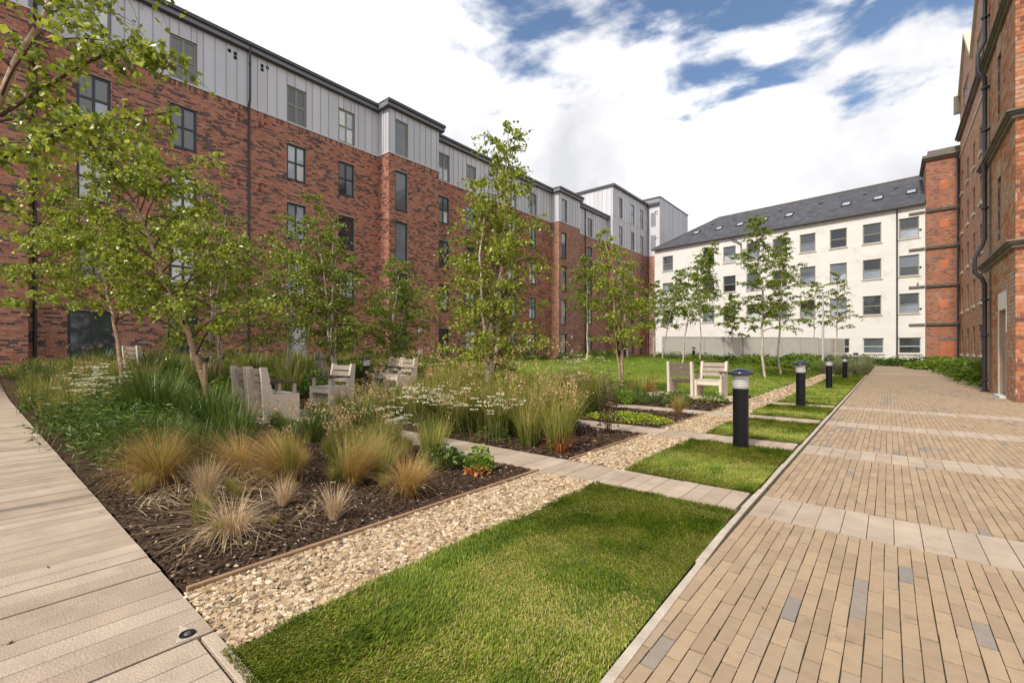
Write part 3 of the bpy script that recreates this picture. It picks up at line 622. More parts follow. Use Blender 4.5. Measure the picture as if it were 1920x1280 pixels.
def brick_boxes(u0, u1, z0, z1, holes, L_=.225, Hc=.075, j=.012, n0=-.02, n1=.006, seed=0, soldier=None):
    """rows of bricks clipped to openings, in wall coordinates"""
    r_ = np.random.default_rng(seed); out = []; cs = []
    for k in range(int(round((z1 - z0) / Hc))):
        za, zb = z0 + k * Hc, z0 + (k + 1) * Hc; zm = (za + zb) / 2
        if soldier and za > z1 - soldier - .01: break
        iv = [(u0, u1)]
        for (a, c, d, e) in holes:
            if d - .02 < zm < e + .02:
                nv = []
                for (p, q) in iv:
                    if c <= p or a >= q: nv.append((p, q)); continue
                    if a > p: nv.append((p, a))
                    if c < q: nv.append((c, q))
                iv = nv
        off = (k % 2) * L_ / 2 + (.06 if k % 3 == 0 else 0)
        for (p, q) in iv:
            i0 = math.floor((p - off) / L_); i1 = math.ceil((q - off) / L_); e_ = np.arange(i0, i1 + 1) * L_ + off; e_ = np.clip(e_, p, q)
            a = e_[:-1] + j / 2; c = e_[1:] - j / 2; ok = c - a > .02; a, c = a[ok], c[ok]
            a = np.where(np.abs(a - (p + j / 2)) < 1e-6, p, a); c = np.where(np.abs(c - (q - j / 2)) < 1e-6, q, c)
            out.append(np.stack([a, c, np.full(len(a), n0), n1 + r_.normal(0, .0012, len(a)), np.full(len(a), za + j / 2), np.full(len(a), zb - j / 2)], 1))
    if soldier:
        za, zb = z1 - soldier, z1; e_ = np.arange(u0, u1, Hc); a = e_ + j / 2; c = np.minimum(e_ + Hc - j / 2, u1)
        out.append(np.stack([a, c, np.full(len(a), n0), np.full(len(a), n1 + .002), np.full(len(a), za + .003), np.full(len(a), zb)], 1))
    return np.vstack(out)
def brick_v(B, seed, soldier_z=None):
    r_ = np.random.default_rng(seed); u = (B[:, 0] + B[:, 1]) / 2; z = (B[:, 4] + B[:, 5]) / 2
    c = .4 * vnoise(seed, u, z, .8, 3.5) + .6 * vnoise(seed + 5, u, z, 1.6, 8)
    v = r_.uniform(0, .72, len(B)); dk = r_.random(len(B)) < np.clip((c - .25) * 1.15, .12, .5); v[dk] = r_.uniform(.76, 1, dk.sum())
    if soldier_z: s = z > soldier_z; v[s] = np.where(r_.random(s.sum()) < .35, .85, r_.uniform(.1, .6, s.sum()))
    return v

# ------------------------------------------------------------------ left apartment building
apt = thing('apartment_building', 'long red brick apartment building with grey zinc top storey', 'building', (-22.4, 10, .3))
apt.location = (0, 0, 0)
XM, XB = -22.4, -21.4
FM = ((XM, 0, 0), (0, 1, 0), (1, 0, 0))
Z0, ZC, ZE = .25, 12.2, 14.7
HEADS = [(9.5, 11.25), (6.63, 8.38), (3.76, 5.5)]
holes_brick, holes_clad = [], []
wins = []
for yc in [3.0, 5.74, 10.39, 13.06, 19.99, 22.5, 27.0, 29.65, 38.82]:
    u0, u1 = yc - .47, yc + .47
    for (a, b_) in HEADS: holes_brick.append((u0, u1, a, b_)); wins.append((u0, u1, a, b_, 'b', 'cross'))
    holes_clad.append((u0, u1, 12.28, 14.05)); wins.append((u0, u1, 12.28, 14.05, 'c', 'cross'))
    gs_ = {3.0: (2.3, 3.6, .5, 2.62, 'pair'), 5.74: (5.2, 6.25, .5, 2.62, 'pair'), 10.39: (9.95, 10.9, .45, 2.6, 'door')}.get(yc, (u0, u1, .9, 2.62, 'cross'))
    holes_brick.append(gs_[:4]); wins.append((*gs_[:4], 'b', gs_[4]))
def bay(ya, yb, xb, wu, w2=.44):
    return dict(ya=ya, yb=yb, xb=xb, wu=wu)
BAYS = [dict(ya=-2.4, yb=1.28, x=-21.4, w=[(-1.9, -1.0)]), dict(ya=15.05, yb=18.68, x=-21.4, w=[(15.45, 16.33)]), dict(ya=32.3, yb=35.65, x=-21.6, w=[(32.66, 33.5)])]
mainruns = [(-12.0, -2.4), (1.28, 15.05), (18.68, 32.3), (35.65, 42.5)]
mort = MB(); near = []; 
def runholes(a, b_, hs): return [h for h in hs if h[0] >= a and h[1] <= b_]
clad_cols = []
def clad(frame, ua, ub, z0, z1, holes, pitch=.43, first=0.0):
    """one object per standing-seam panel"""
    es = set([ua, ub]); u = ua + first
    hs = sorted({*[h[0] for h in holes], *[h[1] for h in holes]})
    grid = np.arange(ua, ub + 1e-6, pitch); grid = [float(x) for x in grid if min([abs(x - q) for q in hs] + [9]) > .14]
    es = sorted({ua, ub, *grid, *hs})
    es2 = [es[0]]
    for e in es[1:]:
        if e - es2[-1] > .05: es2.append(e)
    for a, c in zip(es2[:-1], es2[1:]):
        segs = [(z0, z1)]
        for h in holes:
            if h[0] < (a + c) / 2 < h[1]:
                segs = [(p, q) for (p, q) in [(z0, h[2] - .04), (h[3], z1)] if q - p > .1] if len(segs) == 1 else segs
        for (p, q) in segs:
            b = MB(frame); b.box(a + .004, c - .004, .0, .014, p, q, 0); b.box(a - .009, a + .009, 0, .032, p, q, 1)
            o = b.build('cladding_panel', [M['clad'], M['seam']], apt); k = random.random(); o.color = (k, k, k, 1)
mortw = MB()
for (a, b_) in mainruns:
    mb = MB(FM); hb = runholes(a, b_, holes_brick); hc = runholes(a, b_, holes_clad)
    farr = a > 30
    if farr or a < -5:
        mb.f = FM; wall_sheet(mb, a, b_, Z0, ZC, hb, .008, .13, 0, 0); mb.build('wall', M['brick_far'], apt)
        m2 = MB(FM); wall_sheet(m2, a, b_, ZC, ZE, hc, -.01, .1); m2.build('wall', M['seam'], apt)
    else:
        mb.f = FM; wall_sheet(mb, a, b_, Z0, ZC, hb, 0, .13, 0, 0); mb.build('wall', M['mortar'], apt)
        m2 = MB(FM); wall_sheet(m2, a, b_, ZC, ZE, hc, -.01, .1); m2.build('wall', M['seam'], apt)
        near.append((FM, brick_boxes(a, b_, Z0, ZC, hb, seed=int(a * 3) + 50, soldier=.215)))
    clad(FM, a, b_, ZC + .062, ZE, hc)
for k, by in enumerate(BAYS):
    ya, yb, xb = by['ya'], by['yb'], by['x']; fb = ((xb, 0, 0), (0, 1, 0), (1, 0, 0)); fs = ((0, ya, 0), (1, 0, 0), (0, -1, 0)); fs2 = ((0, yb, 0), (1, 0, 0), (0, 1, 0))
    hb = [(u0, u1, z0, z1) for (u0, u1) in by['w'] for (z0, z1) in ((9.15, 11.38), (6.28, 8.5), (3.4, 5.6), (.5, 2.65))]
    hc = [(u0, u1, 12.3, 14.25) for (u0, u1) in by['w']]
    for h in hb: wins.append((*h, fb, 'single'))
    for h in hc: wins.append((*h, fb, 'singlet'))
    nearb = k < 2
    mb = MB(fb); wall_sheet(mb, ya, yb, Z0, ZC, hb, 0 if nearb else .008, .13)
    mb.f = fs; wall_sheet(mb, XM, xb, Z0, ZC, [], 0 if nearb else .008); mb.f = fs2; wall_sheet(mb, XM, xb, Z0, ZC, [], 0 if nearb else .008)
    mb.build('wall', M['mortar'] if nearb else M['brick_far'], apt)
    if nearb:
        near.append((fb, brick_boxes(ya - .008, yb + .008, Z0, ZC, hb, seed=80 + k, soldier=.215)))
        near.append((fs, brick_boxes(XM + .01, xb, Z0, ZC, [], seed=84 + k))); near.append((fs2, brick_boxes(XM + .01, xb, Z0, ZC, [], seed=88 + k)))
    m2 = MB(fb); wall_sheet(m2, ya, yb, ZC, ZE, hc, -.01, .1); m2.f = fs; wall_sheet(m2, XM, xb - .01, ZC, ZE, [], -.01); m2.f = fs2; wall_sheet(m2, XM, xb - .01, ZC, ZE, [], -.01); m2.build('wall', M['seam'], apt)
    clad(fb, ya, yb, ZC + .062, ZE, hc); clad(fs, XM + .02, xb, ZC + .062, ZE, [], .24); clad(fs2, XM + .02, xb, ZC + .062, ZE, [], .24)
# bricks: the 300 that show largest as pieces, the rest joined
allB = []
for (fr_, B) in near:
    o_, u_, n_ = fr_; uc = (B[:, 0] + B[:, 1]) / 2; zc = (B[:, 4] + B[:, 5]) / 2
    P = np.array(o_)[None] + uc[:, None] * np.array(u_) + zc[:, None] * np.array((0, 0, 1.))
    d = -.6388 * P[:, 0] + .7694 * P[:, 1]; r_ = .7694 * P[:, 0] + .6388 * P[:, 1]
    kx = r_ / np.maximum(d, .1); ky = (P[:, 2] - 1.15) / np.maximum(d, .1)
    ok = (d > 1) & (np.abs(kx) < 1.125) & (ky < .76) & (np.abs(B[:, 1] - B[:, 0] - .215) < .001)
    front = abs(n_[0]) > .5
    allB.append(np.where(ok & front & (zc < ZC - .3), d, 1e9))
thr = np.sort(np.concatenate(allB))[300]
for (fr_, B), sc in zip(near, allB):
    v = brick_v(B, 90, ZC - .2); selb = sc < thr
    b = MB(fr_); b.boxes(B[~selb], v[~selb], 0, (0, 1, 3, 5, 4)); b.build('brickwork', M['brick'], apt, kind='stuff')
    if selb.any():
        bb = MB(); bb.box(-.01, .018, -.1075, .1075, -.0325, .0325); bm = bb.mesh('brick', M['brick_o'])
        for i in np.where(selb)[0]:
            inst(bm, 'brick', (fr_[0][0] - .01, (B[i, 0] + B[i, 1]) / 2, (B[i, 4] + B[i, 5]) / 2), 0, apt, color=float(v[i]))
for (u0, u1, z0, z1, kd, st) in wins:
    fr_ = FM if isinstance(kd, str) else kd
    if st == 'door':
        window(apt, fr_, u0, u0 + .3, z0, z1, M['door_grey'], 'single', blind_sky=.2)
        o = window(apt, fr_, u0 + .3, u1, z0, z1, M['door_grey'], 'single', blind_sky=1.0, name='door'); continue
    taupe = kd == 'c' or st == 'singlet'
    window(apt, fr_, u0, u1, z0, z1, M['frame_taupe'] if taupe else M['frame_dark'], 'single' if st.startswith('single') else st, rec=.05 if taupe else .07,
           blind_sky=(.45 if st.startswith('single') else None), sill=None if taupe else (.03, .045, .0))
# eaves: dark soffit strip, fascia, gutter
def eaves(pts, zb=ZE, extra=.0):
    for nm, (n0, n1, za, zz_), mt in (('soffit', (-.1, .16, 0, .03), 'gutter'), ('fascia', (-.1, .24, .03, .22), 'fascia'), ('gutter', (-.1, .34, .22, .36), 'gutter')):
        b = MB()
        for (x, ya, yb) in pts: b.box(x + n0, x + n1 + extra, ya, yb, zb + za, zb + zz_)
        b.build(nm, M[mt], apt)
for (a, b_) in mainruns: eaves([(XM, a, b_)])
for by in BAYS:
    eaves([(by['x'], by['ya'] - .25, by['yb'] + .3)], ZE + .0)
    b = MB(); b.box(XM + .36, by['x'] - .1, by['ya'] - .22, by['yb'] + .27, ZE + .031, ZE + .30); b.build('fascia', M['fascia'], apt)
# pale capping strips at the foot of the cladding
b = MB()
for (a, b_) in mainruns: b.box(XM, XM + .05, a, b_, ZC, ZC + .06)
for by in BAYS: b.box(XM, by['x'] + .05, by['ya'] - .05, by['yb'] + .05, ZC + .001, ZC + .059)
b.build('capping', M['capping'], apt)
# roofs
b = MB(); b.prism([(0, 0), (0, .02), (12, .9), (12, 0)], 0, 1)
b = MB(); b.box(-34, XM + .02, -12, 42.5, ZE + .1, ZE + .2); b.prism([(-12, ZE + .3), (42.5, ZE + .3), (42.5, ZE + .36), (-12, ZE + .36)], -34, XM + .2); b.build('roof', M['gutter'], apt)
for by in BAYS:
    b = MB(); b.box(XM, by['x'] + .30, by['ya'] - .22, by['yb'] + .27, ZE + .361, ZE + .40); b.build('roof', M['gutter'], apt)
# back and end walls of the whole block
b = MB(); b.box(-34, -22.6, -12, 51, Z0, ZE); b.build('wall', M['brick_far'], apt)
# upper block at the far end, two storeys of cladding
XU = -21.8; fu = ((XU, 0, 0), (0, 1, 0), (1, 0, 0)); fsu = ((0, 42.5, 0), (1, 0, 0), (0, -1, 0))
hb = [(yc - .43, yc + .43, z0, z1) for yc in (44.2, 47.1, 49.5) for (z0, z1) in ((9.4, 11.2), (6.6, 8.35), (3.75, 5.5), (.9, 2.65)) if not (yc < 45 and z0 < 1)]
hb.append((42.9, 45.3, .3, 2.75))
hc = [(yc - .43, yc + .43, z0, z1) for yc in (44.2, 47.1, 49.5) for (z0, z1) in ((12.3, 14.3), (15.2, 17.3))]
mb = MB(fu); wall_sheet(mb, 42.5, 51.1, Z0, ZC, hb, .008, .13); mb.f = fsu; wall_sheet(mb, XM, XU, Z0, ZC, [], .008); mb.build('wall', M['brick_far'], apt)
for h in hb:
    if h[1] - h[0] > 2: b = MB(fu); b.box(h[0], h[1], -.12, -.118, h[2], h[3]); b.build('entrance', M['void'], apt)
    else: window(apt, fu, *h, M['frame_dark'], 'cross', sill=(.03, .045, 0))
mb = MB(fu); wall_sheet(mb, 42.5, 51.1, ZC, 18.1, hc, -.01, .1); mb.f = fsu; wall_sheet(mb, -27, XU - .01, ZC, 18.1, [], -.01); mb.build('wall', M['seam'], apt)
clad(fu, 42.5, 51.1, ZC + .062, 15.0, [h for h in hc if h[2] < 15]); clad(fu, 42.5, 51.1, 15.03, 18.1, [h for h in hc if h[2] > 15])
clad(fsu, -27, XU, ZE + .42, 18.1, [], .5); clad(fsu, XM + .02, XU, ZC + .062, ZE + .40, [], .3)
for h in hc: window(apt, fu, *h, M['frame_taupe'], 'cross', rec=.05)
b = MB(); b.box(-27, XU + .25, 42.35, 51.2, 18.1, 18.32); b.build('fascia', M['gutter'], apt)
b = MB(); b.box(-27, XU, 42.5, 51.1, 18.32, 18.4); b.box(-25, XU - 1.6, 49.6, 53, 18.4, 19.6); b.build('roof', M['fascia'], apt)
b = MB(); b.box(XU, XU + .05, 42.5, 51.1, ZC, ZC + .06); b.build('capping', M['capping'], apt)
# link wall and far wing
fl = ((0, 51.1, 0), (1, 0, 0), (0, -1, 0)); hl = [(-21.35, -20.75, z0, z1) for z0, z1 in ((12.9, 14.6), (15.6, 17.2), (9.4, 11.0))]
mb = MB(fl); wall_sheet(mb, XU, -20.3, ZC, 18.0, hl[:2], -.0, .1); mb.build('wall', M['clad'], apt)
mb = MB(fl); wall_sheet(mb, XU, -14, Z0, ZC, [], 0); mb.build('wall', M['brick_far'], apt)
for h in hl[:2]: window(apt, fl, *h, M['frame_taupe'], 'sash', rec=.03, blind_sky=.2)
for (u, z) in ((-20.6, 17.3), (-20.8, 17.3), (-20.6, 17.0), (-20.6, 14.2), (-20.8, 14.2)):
    b = MB(fl); b.lathe([(0, .0), (.07, .0), (.07, .03)], n=12); b = MB(fl); b.box(u - .06, u + .06, .0, .02, z - .06, z + .06); b.build('vent', M['void'], apt)
b = MB(fl); b.box(XU, -20.3, .0, .2, 18.0, 18.3); b.build('fascia', M['gutter'], apt)
b = MB(); b.box(-24, -20.3, 51.11, 60.6, .2, 18.3); b.box(-24, -20.2, 51.0, 60.7, 18.9, 19.0); b.box(-24, -20.32, 51.11, 60.6, 18.3, 18.9); b.build('wall', M['seam'], apt)
clad(((-20.3, 0, 0), (0, 1, 0), (1, 0, 0)), 51.15, 60.6, 11, 18.88, [], .43)
# downpipes with shoe and offset
def downpipe(parent, x, y, ztop, zb, n=(1, 0), off=.09, rad=.05, step=None, mt='pipe', hopper=False, nm='downpipe'):
    b = MB(); P = []
    ox, oy = n[0] * off, n[1] * off
    if step:
        zs, d = step; P = [(x + ox + n[0] * d, y + oy + n[1] * d, ztop), (x + ox + n[0] * d, y + oy + n[1] * d, zs + .22), (x + ox, y + oy, zs - .05), (x + ox, y + oy, zb)]
    else: P = [(x + ox, y + oy, ztop), (x + ox, y + oy, zb)]
    Q = [P[0]]
    for p, q in zip(P[:-1], P[1:]):
        p, q = np.array(p), np.array(q); k = 4
        for i in range(1, k + 1): Q.append(tuple(p + (q - p) * i / k))
    b.tube(Q, rad, 10, cap=False)
    z = ztop - .8
    while z > zb + .3: b.lathe([(rad + .012, z - .03), (rad + .012, z + .03)], (Q[-1][0] if not step or z < step[0] else Q[0][0], Q[-1][1] if not step or z < step[0] else Q[0][1], 0), 10); z -= 1.8
    return b.build(nm, M[mt], parent, smooth=True)
for (y, st) in ((1.5, (12.3, .12)), (8.2, (12.3, .12)), (19.0, None), (36.1, None), (37.9, None), (25.2, None)): downpipe(apt, XM, y, ZE + .2, .4, step=st)
downpipe(apt, -21.6, 51.0, 18, .3, n=(0, -1))
def vents(uc, z, side):
    offs = [(-.17 * side, .1), (.06 * side, .06), (.06 * side, -.12)]
    for du, dz in offs:
        b = MB(FM); u = uc + du; zz_ = z + dz; b.box(u - .065, u + .065, -.01, .013, zz_ - .07, zz_ + .07); b.build('vent_brick', M['vent'], apt)
for (z) in (11.65, 8.75, 5.9):
    vents(7.75, z, 1); vents(8.76, z, -1)
for uc, sd_ in ((7.6, 1), (8.85, -1)):
    for du, dz in ((-.17 * sd_, .1), (.06 * sd_, .08), (.06 * sd_, -.1)):
        b = MB(FM); b.box(uc + du - .06, uc + du + .06, .015, .03, 14.3 + dz - .07, 14.3 + dz + .07); b.build('vent', M['void'], apt)
# round lamp and meter boxes
for (x, y, z) in ((XM, 17.9 - .0, 0),): pass
b = MB(((XB, 0, 0), (0, 1, 0), (1, 0, 0)))
for yy, xx in ((17.2, -21.4), (34.3, -21.6)):
    b = MB(); a = np.arange(14) * 2 * math.pi / 14
    V = [(xx + .09, yy, 2.35)] + [(xx + .06, yy + .14 * math.cos(q), 2.35 + .14 * math.sin(q)) for q in a] + [(xx + .01, yy + .15 * math.cos(q), 2.35 + .15 * math.sin(q)) for q in a]
    b.add(V, [[0, 1 + i, 1 + (i + 1) % 14] for i in range(14)]); b.add(V, [[1 + i, 15 + i, 15 + (i + 1) % 14, 1 + (i + 1) % 14] for i in range(14)]); b.build('wall_lamp', M['diffuser'], apt, smooth=True)
    b = MB(); b.box(xx + .009, xx + .12, yy - .13, yy + .13, .75, 1.25); b.build('meter_box', M['diffuser'], apt, bevel=.01)

# ------------------------------------------------------------------ white building
wA = np.array([2.17, 46.9]); wB = np.array([-20.2, 49.4]); wl = float(np.linalg.norm(wB - wA)); wu = (wB - wA) / wl; wn = np.array([wu[1], -wu[0]])
if wn[1] > 0: wn = -wn
FW = ((wA[0], wA[1], 0), (wu[0], wu[1], 0), (wn[0], wn[1], 0))
wb = thing('white_building', 'white painted four storey building with dark slate hipped roof', 'building', (0, 0, 0))
def uw(x): return (x - wA[0]) / wu[0]
hw = []
for x in (-18.64, -14.24, -12.17, -9.99, -7.72, -5.53, -3.29, -1.04, 1.23):
    u = uw(x)
    for (z0, z1) in ((9.95, 11.55), (7.02, 8.62), (4.1, 5.65)): hw.append((u - .6, u + .6, z0, z1))
for x in (-3.17, -.96, 1.26): u = uw(x); hw.append((u - .68, u + .68, .95, 2.2))
b = MB(FW); wall_sheet(b, 0, wl, -.1, 12.5, hw, 0, .16); b.f = None
e0 = wA; e1 = wB; bk = -wn * 10
b.quad((*e1, -.1), (*(e1 + bk), -.1), (*(e1 + bk), 12.5), (*e1, 12.5)); b.quad((*e0, -.1), (*e0, 12.5), (*(e0 + bk), 12.5), (*(e0 + bk), -.1))
b.build('wall', M['white_wall'], wb)
for i, h in enumerate(hw): window(wb, FW, *h, M['frame_taupe'] if h[2] > 1 else M['frame_white'], 'sash', rec=.08, rev=M['stone_sill'], blind_sky=random.choice([.1, .25, .35, .5]), sill=(.05, .1, .08), seed=i)
# roof
rg = 16.1; r0 = e0 - wn * 5.2; hipl = 5.0; r1 = e1 - wn * 5.2 - wu * hipl; ee0 = e0 + wn * .25; ee1 = e1 + wn * .25 + wu * .25
b = MB(); z0 = 12.5
b.quad((*ee0, z0), (*ee1, z0), (*r1, rg), (*r0, rg)); bk0 = e0 - wn * 10.4; bk1 = e1 - wn * 10.4 + wu * .25
b.add([(*ee1, z0), (*bk1, z0), (*r1, rg)], [[0, 1, 2]]); b.quad((*bk1, z0), (*bk0, z0), (*r0, rg), (*r1, rg)); b.build('roof', M['slate'], wb)
b = MB(FW); b.box(-.0, wl + .25, .02, .30, 12.38, 12.49); b.build('gutter', M['gutter'], wb)
b = MB(); b.tube([(*r0, rg + .02), (*r1, rg + .02)], .08, 6); b.tube([(*r1, rg + .02), (*ee1, z0 + .04)], .07, 6); b.build('ridge', M['band'], wb)
sl_ = np.array([-(wn[0]) * 5.45, -(wn[1]) * 5.45, rg - z0]); sl_n = np.linalg.norm(sl_); sdir = sl_ / sl_n
wu3 = np.array([wu[0], wu[1], 0]); nn = np.cross(wu3, sdir); nn = nn if nn[2] > 0 else -nn
def on_roof(u, s, h): return np.array([ee0[0], ee0[1], z0]) + wu3 * u + sdir * s + nn * h
def roofbox(b, u0, u1, s0, s1, h0, h1, mt=0):
    V = [on_roof(u, s, h) for h in (h0, h1) for (u, s) in ((u0, s0), (u1, s0), (u1, s1), (u0, s1))]; b.add(V, MB.BF, mt)
for x in (-16.4, -14.0, -11.9, -9.7, -7.5, -3.1, -.9, 1.2):
    u = uw(x); f_ = MB(); roofbox(f_, u - .34, u - .27, 2.4, 3.3, -.02, .1); roofbox(f_, u + .27, u + .34, 2.4, 3.3, -.02, .1); roofbox(f_, u - .27, u + .27, 2.4, 2.48, -.02, .1); roofbox(f_, u - .27, u + .27, 3.22, 3.3, -.02, .1)
    o = f_.build('skylight', M['frame_dark'], wb); p = MB(); roofbox(p, u - .27, u + .27, 2.48, 3.22, .0, .06); q = p.build('pane', M['pane'], o); q.color = (.8, .8, .8, 1)
for x in (-15.2, -12.9, -10.8, -8.6, -5.3, -2, .1):
    v_ = MB(); u = uw(x); roofbox(v_, u - .12, u + .12, 4.4, 4.65, -.01, .09); v_.build('roof_vent', M['gutter'], wb)
for x in (.53, -11.05):
    p = MB(FW); u = uw(x); p.tube([(u + (1.0 if x < 0 else 0), .22, 12.4), (u + (.5 if x < 0 else 0), .15, 12.0), (u, .1, 11.6), (u, .1, 9), (u, .1, 5), (u, .1, 0)], .055, 8); p.build('downpipe', M['pipe'], wb, smooth=True)
for z in (3.2, 6.1, 9.0, 11.8):       # dark bands carried over from the brick tower
    p = MB(FW); p.box(.02, .95, 0, .10, z - .07, z + .07); p.build('band', M['band'], wb)
for (x, z) in ((-13.2, 12.0), (-18.9, 11.3), (-6.6, 8.7), (1.9, 10.5), (1.9, 7.6), (1.9, 4.4)):
    p = MB(FW); u = uw(x); p.box(u - .06, u + .06, 0, .05, z - .06, z + .06); p.build('vent', M['void'], wb)
p = MB(FW); p.tube([(uw(1.75), .0, 6.4), (uw(1.75), .25, 6.42)], .06, 8); p.build('security_camera', M['diffuser'], wb)

# ------------------------------------------------------------------ brick tower
tw = thing('brick_tower', 'tall narrow red brick stair tower with dark stone bands', 'building', (0, 0, 0))
TX0, TX1, TY = 2.2, 4.06, 46.75
b = MB(); b.box(TX0, TX1 + .6, TY, TY + 4, -.1, 16.0); b.build('wall', M['tower_brick'], tw)
for z in (3.2, 6.1, 9.0, 11.8):
    p = MB(); p.box(TX0 - .03, TX1 + .02, TY - .12, TY - .001, z - .09, z + .09); p.build('band', M['band'], tw)
    p = MB(); p.box(TX0 - .01, TX1 + .02, TY - .16, TY - .121, z + .02, z + .09); p.build('band', M['band'], tw)
for z in (4.4, 7.4, 10.4, 13.3):
    p = MB(); p.box(2.95, 3.45, TY - .012, TY - .001, z, z + .62); p.build('infill_panel', M['tower_panel'], tw)
p = MB(); p.box(3.0, 3.75, TY - .012, TY - .001, .1, 1.95); p.build('infill_panel', M['tower_panel'], tw)
p = MB(); p.box(2.95, 3.8, TY - .03, TY - .001, 1.96, 2.16); p.build('lintel', M['band'], tw)
p = MB(); p.box(TX0 - .22, TX1 + .1, TY - .25, TY + 4.2, 15.75, 15.95); p.box(TX0 - .12, TX1 + .1, TY - .14, TY + 4.1, 15.6, 15.75); p.box(TX0 + .1, TX1 + .1, TY + .1, TY + 4, 15.95, 16.35); p.build('cornice', M['band'], tw)
p = MB(); p.tube([(TX1 - .12, TY - .1, 15.6), (TX1 - .12, TY - .1, 8), (TX1 - .12, TY - .1, 0)], .06, 8); p.build('downpipe', M['pipe'], tw, smooth=True)

# ------------------------------------------------------------------ old brick building on the right
rb = thing('old_brick_building', 'old red brick and sandstone building with gabled top on the right', 'building', (0, 0, 0))
XR = 4.06; FR = ((XR, 0, 0), (0, 1, 0), (-1, 0, 0))
hr = []
for yc in (45.5, 42.5, 39.7, 37.0, 34.2, 31.4, 28.6, 25.8, 23.0):
    for (z0, z1) in ((.95, 2.65), (3.95, 5.6), (6.8, 8.4), (9.6, 11.2), (12.45, 14.0)): hr.append((yc - .48, yc + .48, z0, z1))
gw = [(yc - 1.35, yc + 1.35, 17.2, 19.7) for yc in (43.6, 37.2, 30.8)]
b = MB(FR); wall_sheet(b, 19.3, 46.75, -.1, 19.6, hr + [(g_[0], g_[1], g_[2], 19.6) for g_ in gw], 0, .2)
for yc in (43.6, 37.2, 30.8, 24.4): b.add([(yc - 3.15, 0, 19.6), (yc + 3.15, 0, 19.6), (yc, 0, 22.6)], [[0, 1, 2]])
b.build('wall', M['old_brick_far'], rb)
for i, h in enumerate(hr):
    window(rb, FR, *h, M['frame_white'], 'sash', rec=.14, rev=M['stone_sill'], blind_sky=random.choice([.2, .5, .7]), sill=(.09, .16, .06), seed=i)
for g_ in gw: window(rb, FR, g_[0], g_[1], g_[2], 19.6, M['frame_white'], 'cross', rec=.1, blind_sky=.9)
for yc in (43.6, 37.2, 30.8, 24.4):
    p = MB(FR); t_ = .16
    for sgn in (-1, 1):
        p.add([(yc + sgn * 3.25, -.3, 19.55), (yc, -.3, 22.65), (yc, -.3, 22.9), (yc + sgn * 3.4, -.3, 19.7), (yc + sgn * 3.25, .14, 19.55), (yc, .14, 22.65), (yc, .14, 22.9), (yc + sgn * 3.4, .14, 19.7)], MB.BF)
    p.build('coping', M['cream_stone'], rb)
    p = MB(FR); p.quad((yc - 3.2, -.25, 19.6), (yc, -.25, 22.6), (yc, -6, 22.6), (yc - 3.2, -6, 19.6)); p.quad((yc + 3.2, -.25, 19.6), (yc, -.25, 22.6), (yc, -6, 22.6), (yc + 3.2, -6, 19.6)); p.build('roof', M['slate'], rb)
p = MB(FR); p.box(19.3, 46.9, -.05, .28, 16.72, 16.84); p.box(19.3, 46.9, -.05, .16, 16.6, 16.719); p.build('cornice', M['band'], rb)
p = MB(FR); p.box(19.3, 46.9, -.05, .2, 16.841, 16.95); p.box(19.3, 46.7, 0, .06, 15.3, 15.42); p.build('string_course', M['cream_stone'], rb)
p = MB(FR); p.box(46.55, 46.75, 0, .35, 18.6, 19.9); p.build('kneeler', M['band'], rb)
b = MB(); b.box(XR + .3, 12, 19.3, 50, -.1, 19.5); b.build('wall', M['old_brick_far'], rb)
# near block
XK, Y0, Y1, ZT = 2.2, 15.05, 19.3, 17.0
FS_ = ((XK, 0, 0), (0, 1, 0), (-1, 0, 0)); FF = ((0, Y0, 0), (1, 0, 0), (0, -1, 0))
slits = [(16.75, 17.15, 4.0, 5.6), (16.75, 17.15, 7.1, 8.75), (16.75, 17.15, 10.0, 11.6)]
door = (16.12, 17.02, 0, 2.18)
b = MB(FS_); wall_sheet(b, Y0, Y1, -.1, ZT, slits + [door], 0, .16)
b.f = FF; wall_sheet(b, XK, 12, -.1, ZT, [], 0); b.f = ((0, Y1, 0), (1, 0, 0), (0, 1, 0)); wall_sheet(b, XK, XR, -.1, ZT, [], 0)
b.build('wall', M['old_mortar'], rb)
def oldv(B, seed, q=0.0):
    r_ = np.random.default_rng(seed); u = (B[:, 0] + B[:, 1]) / 2; z = (B[:, 4] + B[:, 5]) / 2
    return np.clip(.5 * vnoise(seed, u, z, 1.2, 1.6) + .55 * r_.random(len(B)) - .04 + q, 0, 1)
OB = brick_boxes(Y0 - .008, Y1, 0, ZT, slits + [(door[0] - .1, door[1] + .1, -1, 2.5)], .30, .10, .013, -.02, .007, 5); vs_ = oldv(OB, 6, .30)
OF = brick_boxes(XK - .008, 5.2, 0, ZT, [], .30, .10, .014, -.02, .009, 7); vf_ = oldv(OF, 8, -.05)
# pieces: the ones that show largest near eye level
dz = np.abs((OF[:, 4] + OF[:, 5]) / 2 - 2.2) + np.abs((OF[:, 0] + OF[:, 1]) / 2 - 2.3) * 3
full = np.abs(OF[:, 1] - OF[:, 0] - .287) < .002; si = np.argsort(np.where(full, dz, 99))[:90]; sf = np.zeros(len(OF), bool); sf[si] = True
full = np.abs(OB[:, 1] - OB[:, 0] - .287) < .002; dz = np.abs((OB[:, 4] + OB[:, 5]) / 2 - 1.6) + ((OB[:, 0] + OB[:, 1]) / 2 - 15) * .8; si = np.argsort(np.where(full, dz, 99))[:200]; ss = np.zeros(len(OB), bool); ss[si] = True
b = MB(FS_); b.boxes(OB[~ss], vs_[~ss]); b.build('brickwork', M['old_brick'], rb, kind='stuff')
b = MB(FF); b.boxes(OF[~sf], vf_[~sf]); b.build('brickwork', M['old_brick'], rb, kind='stuff')
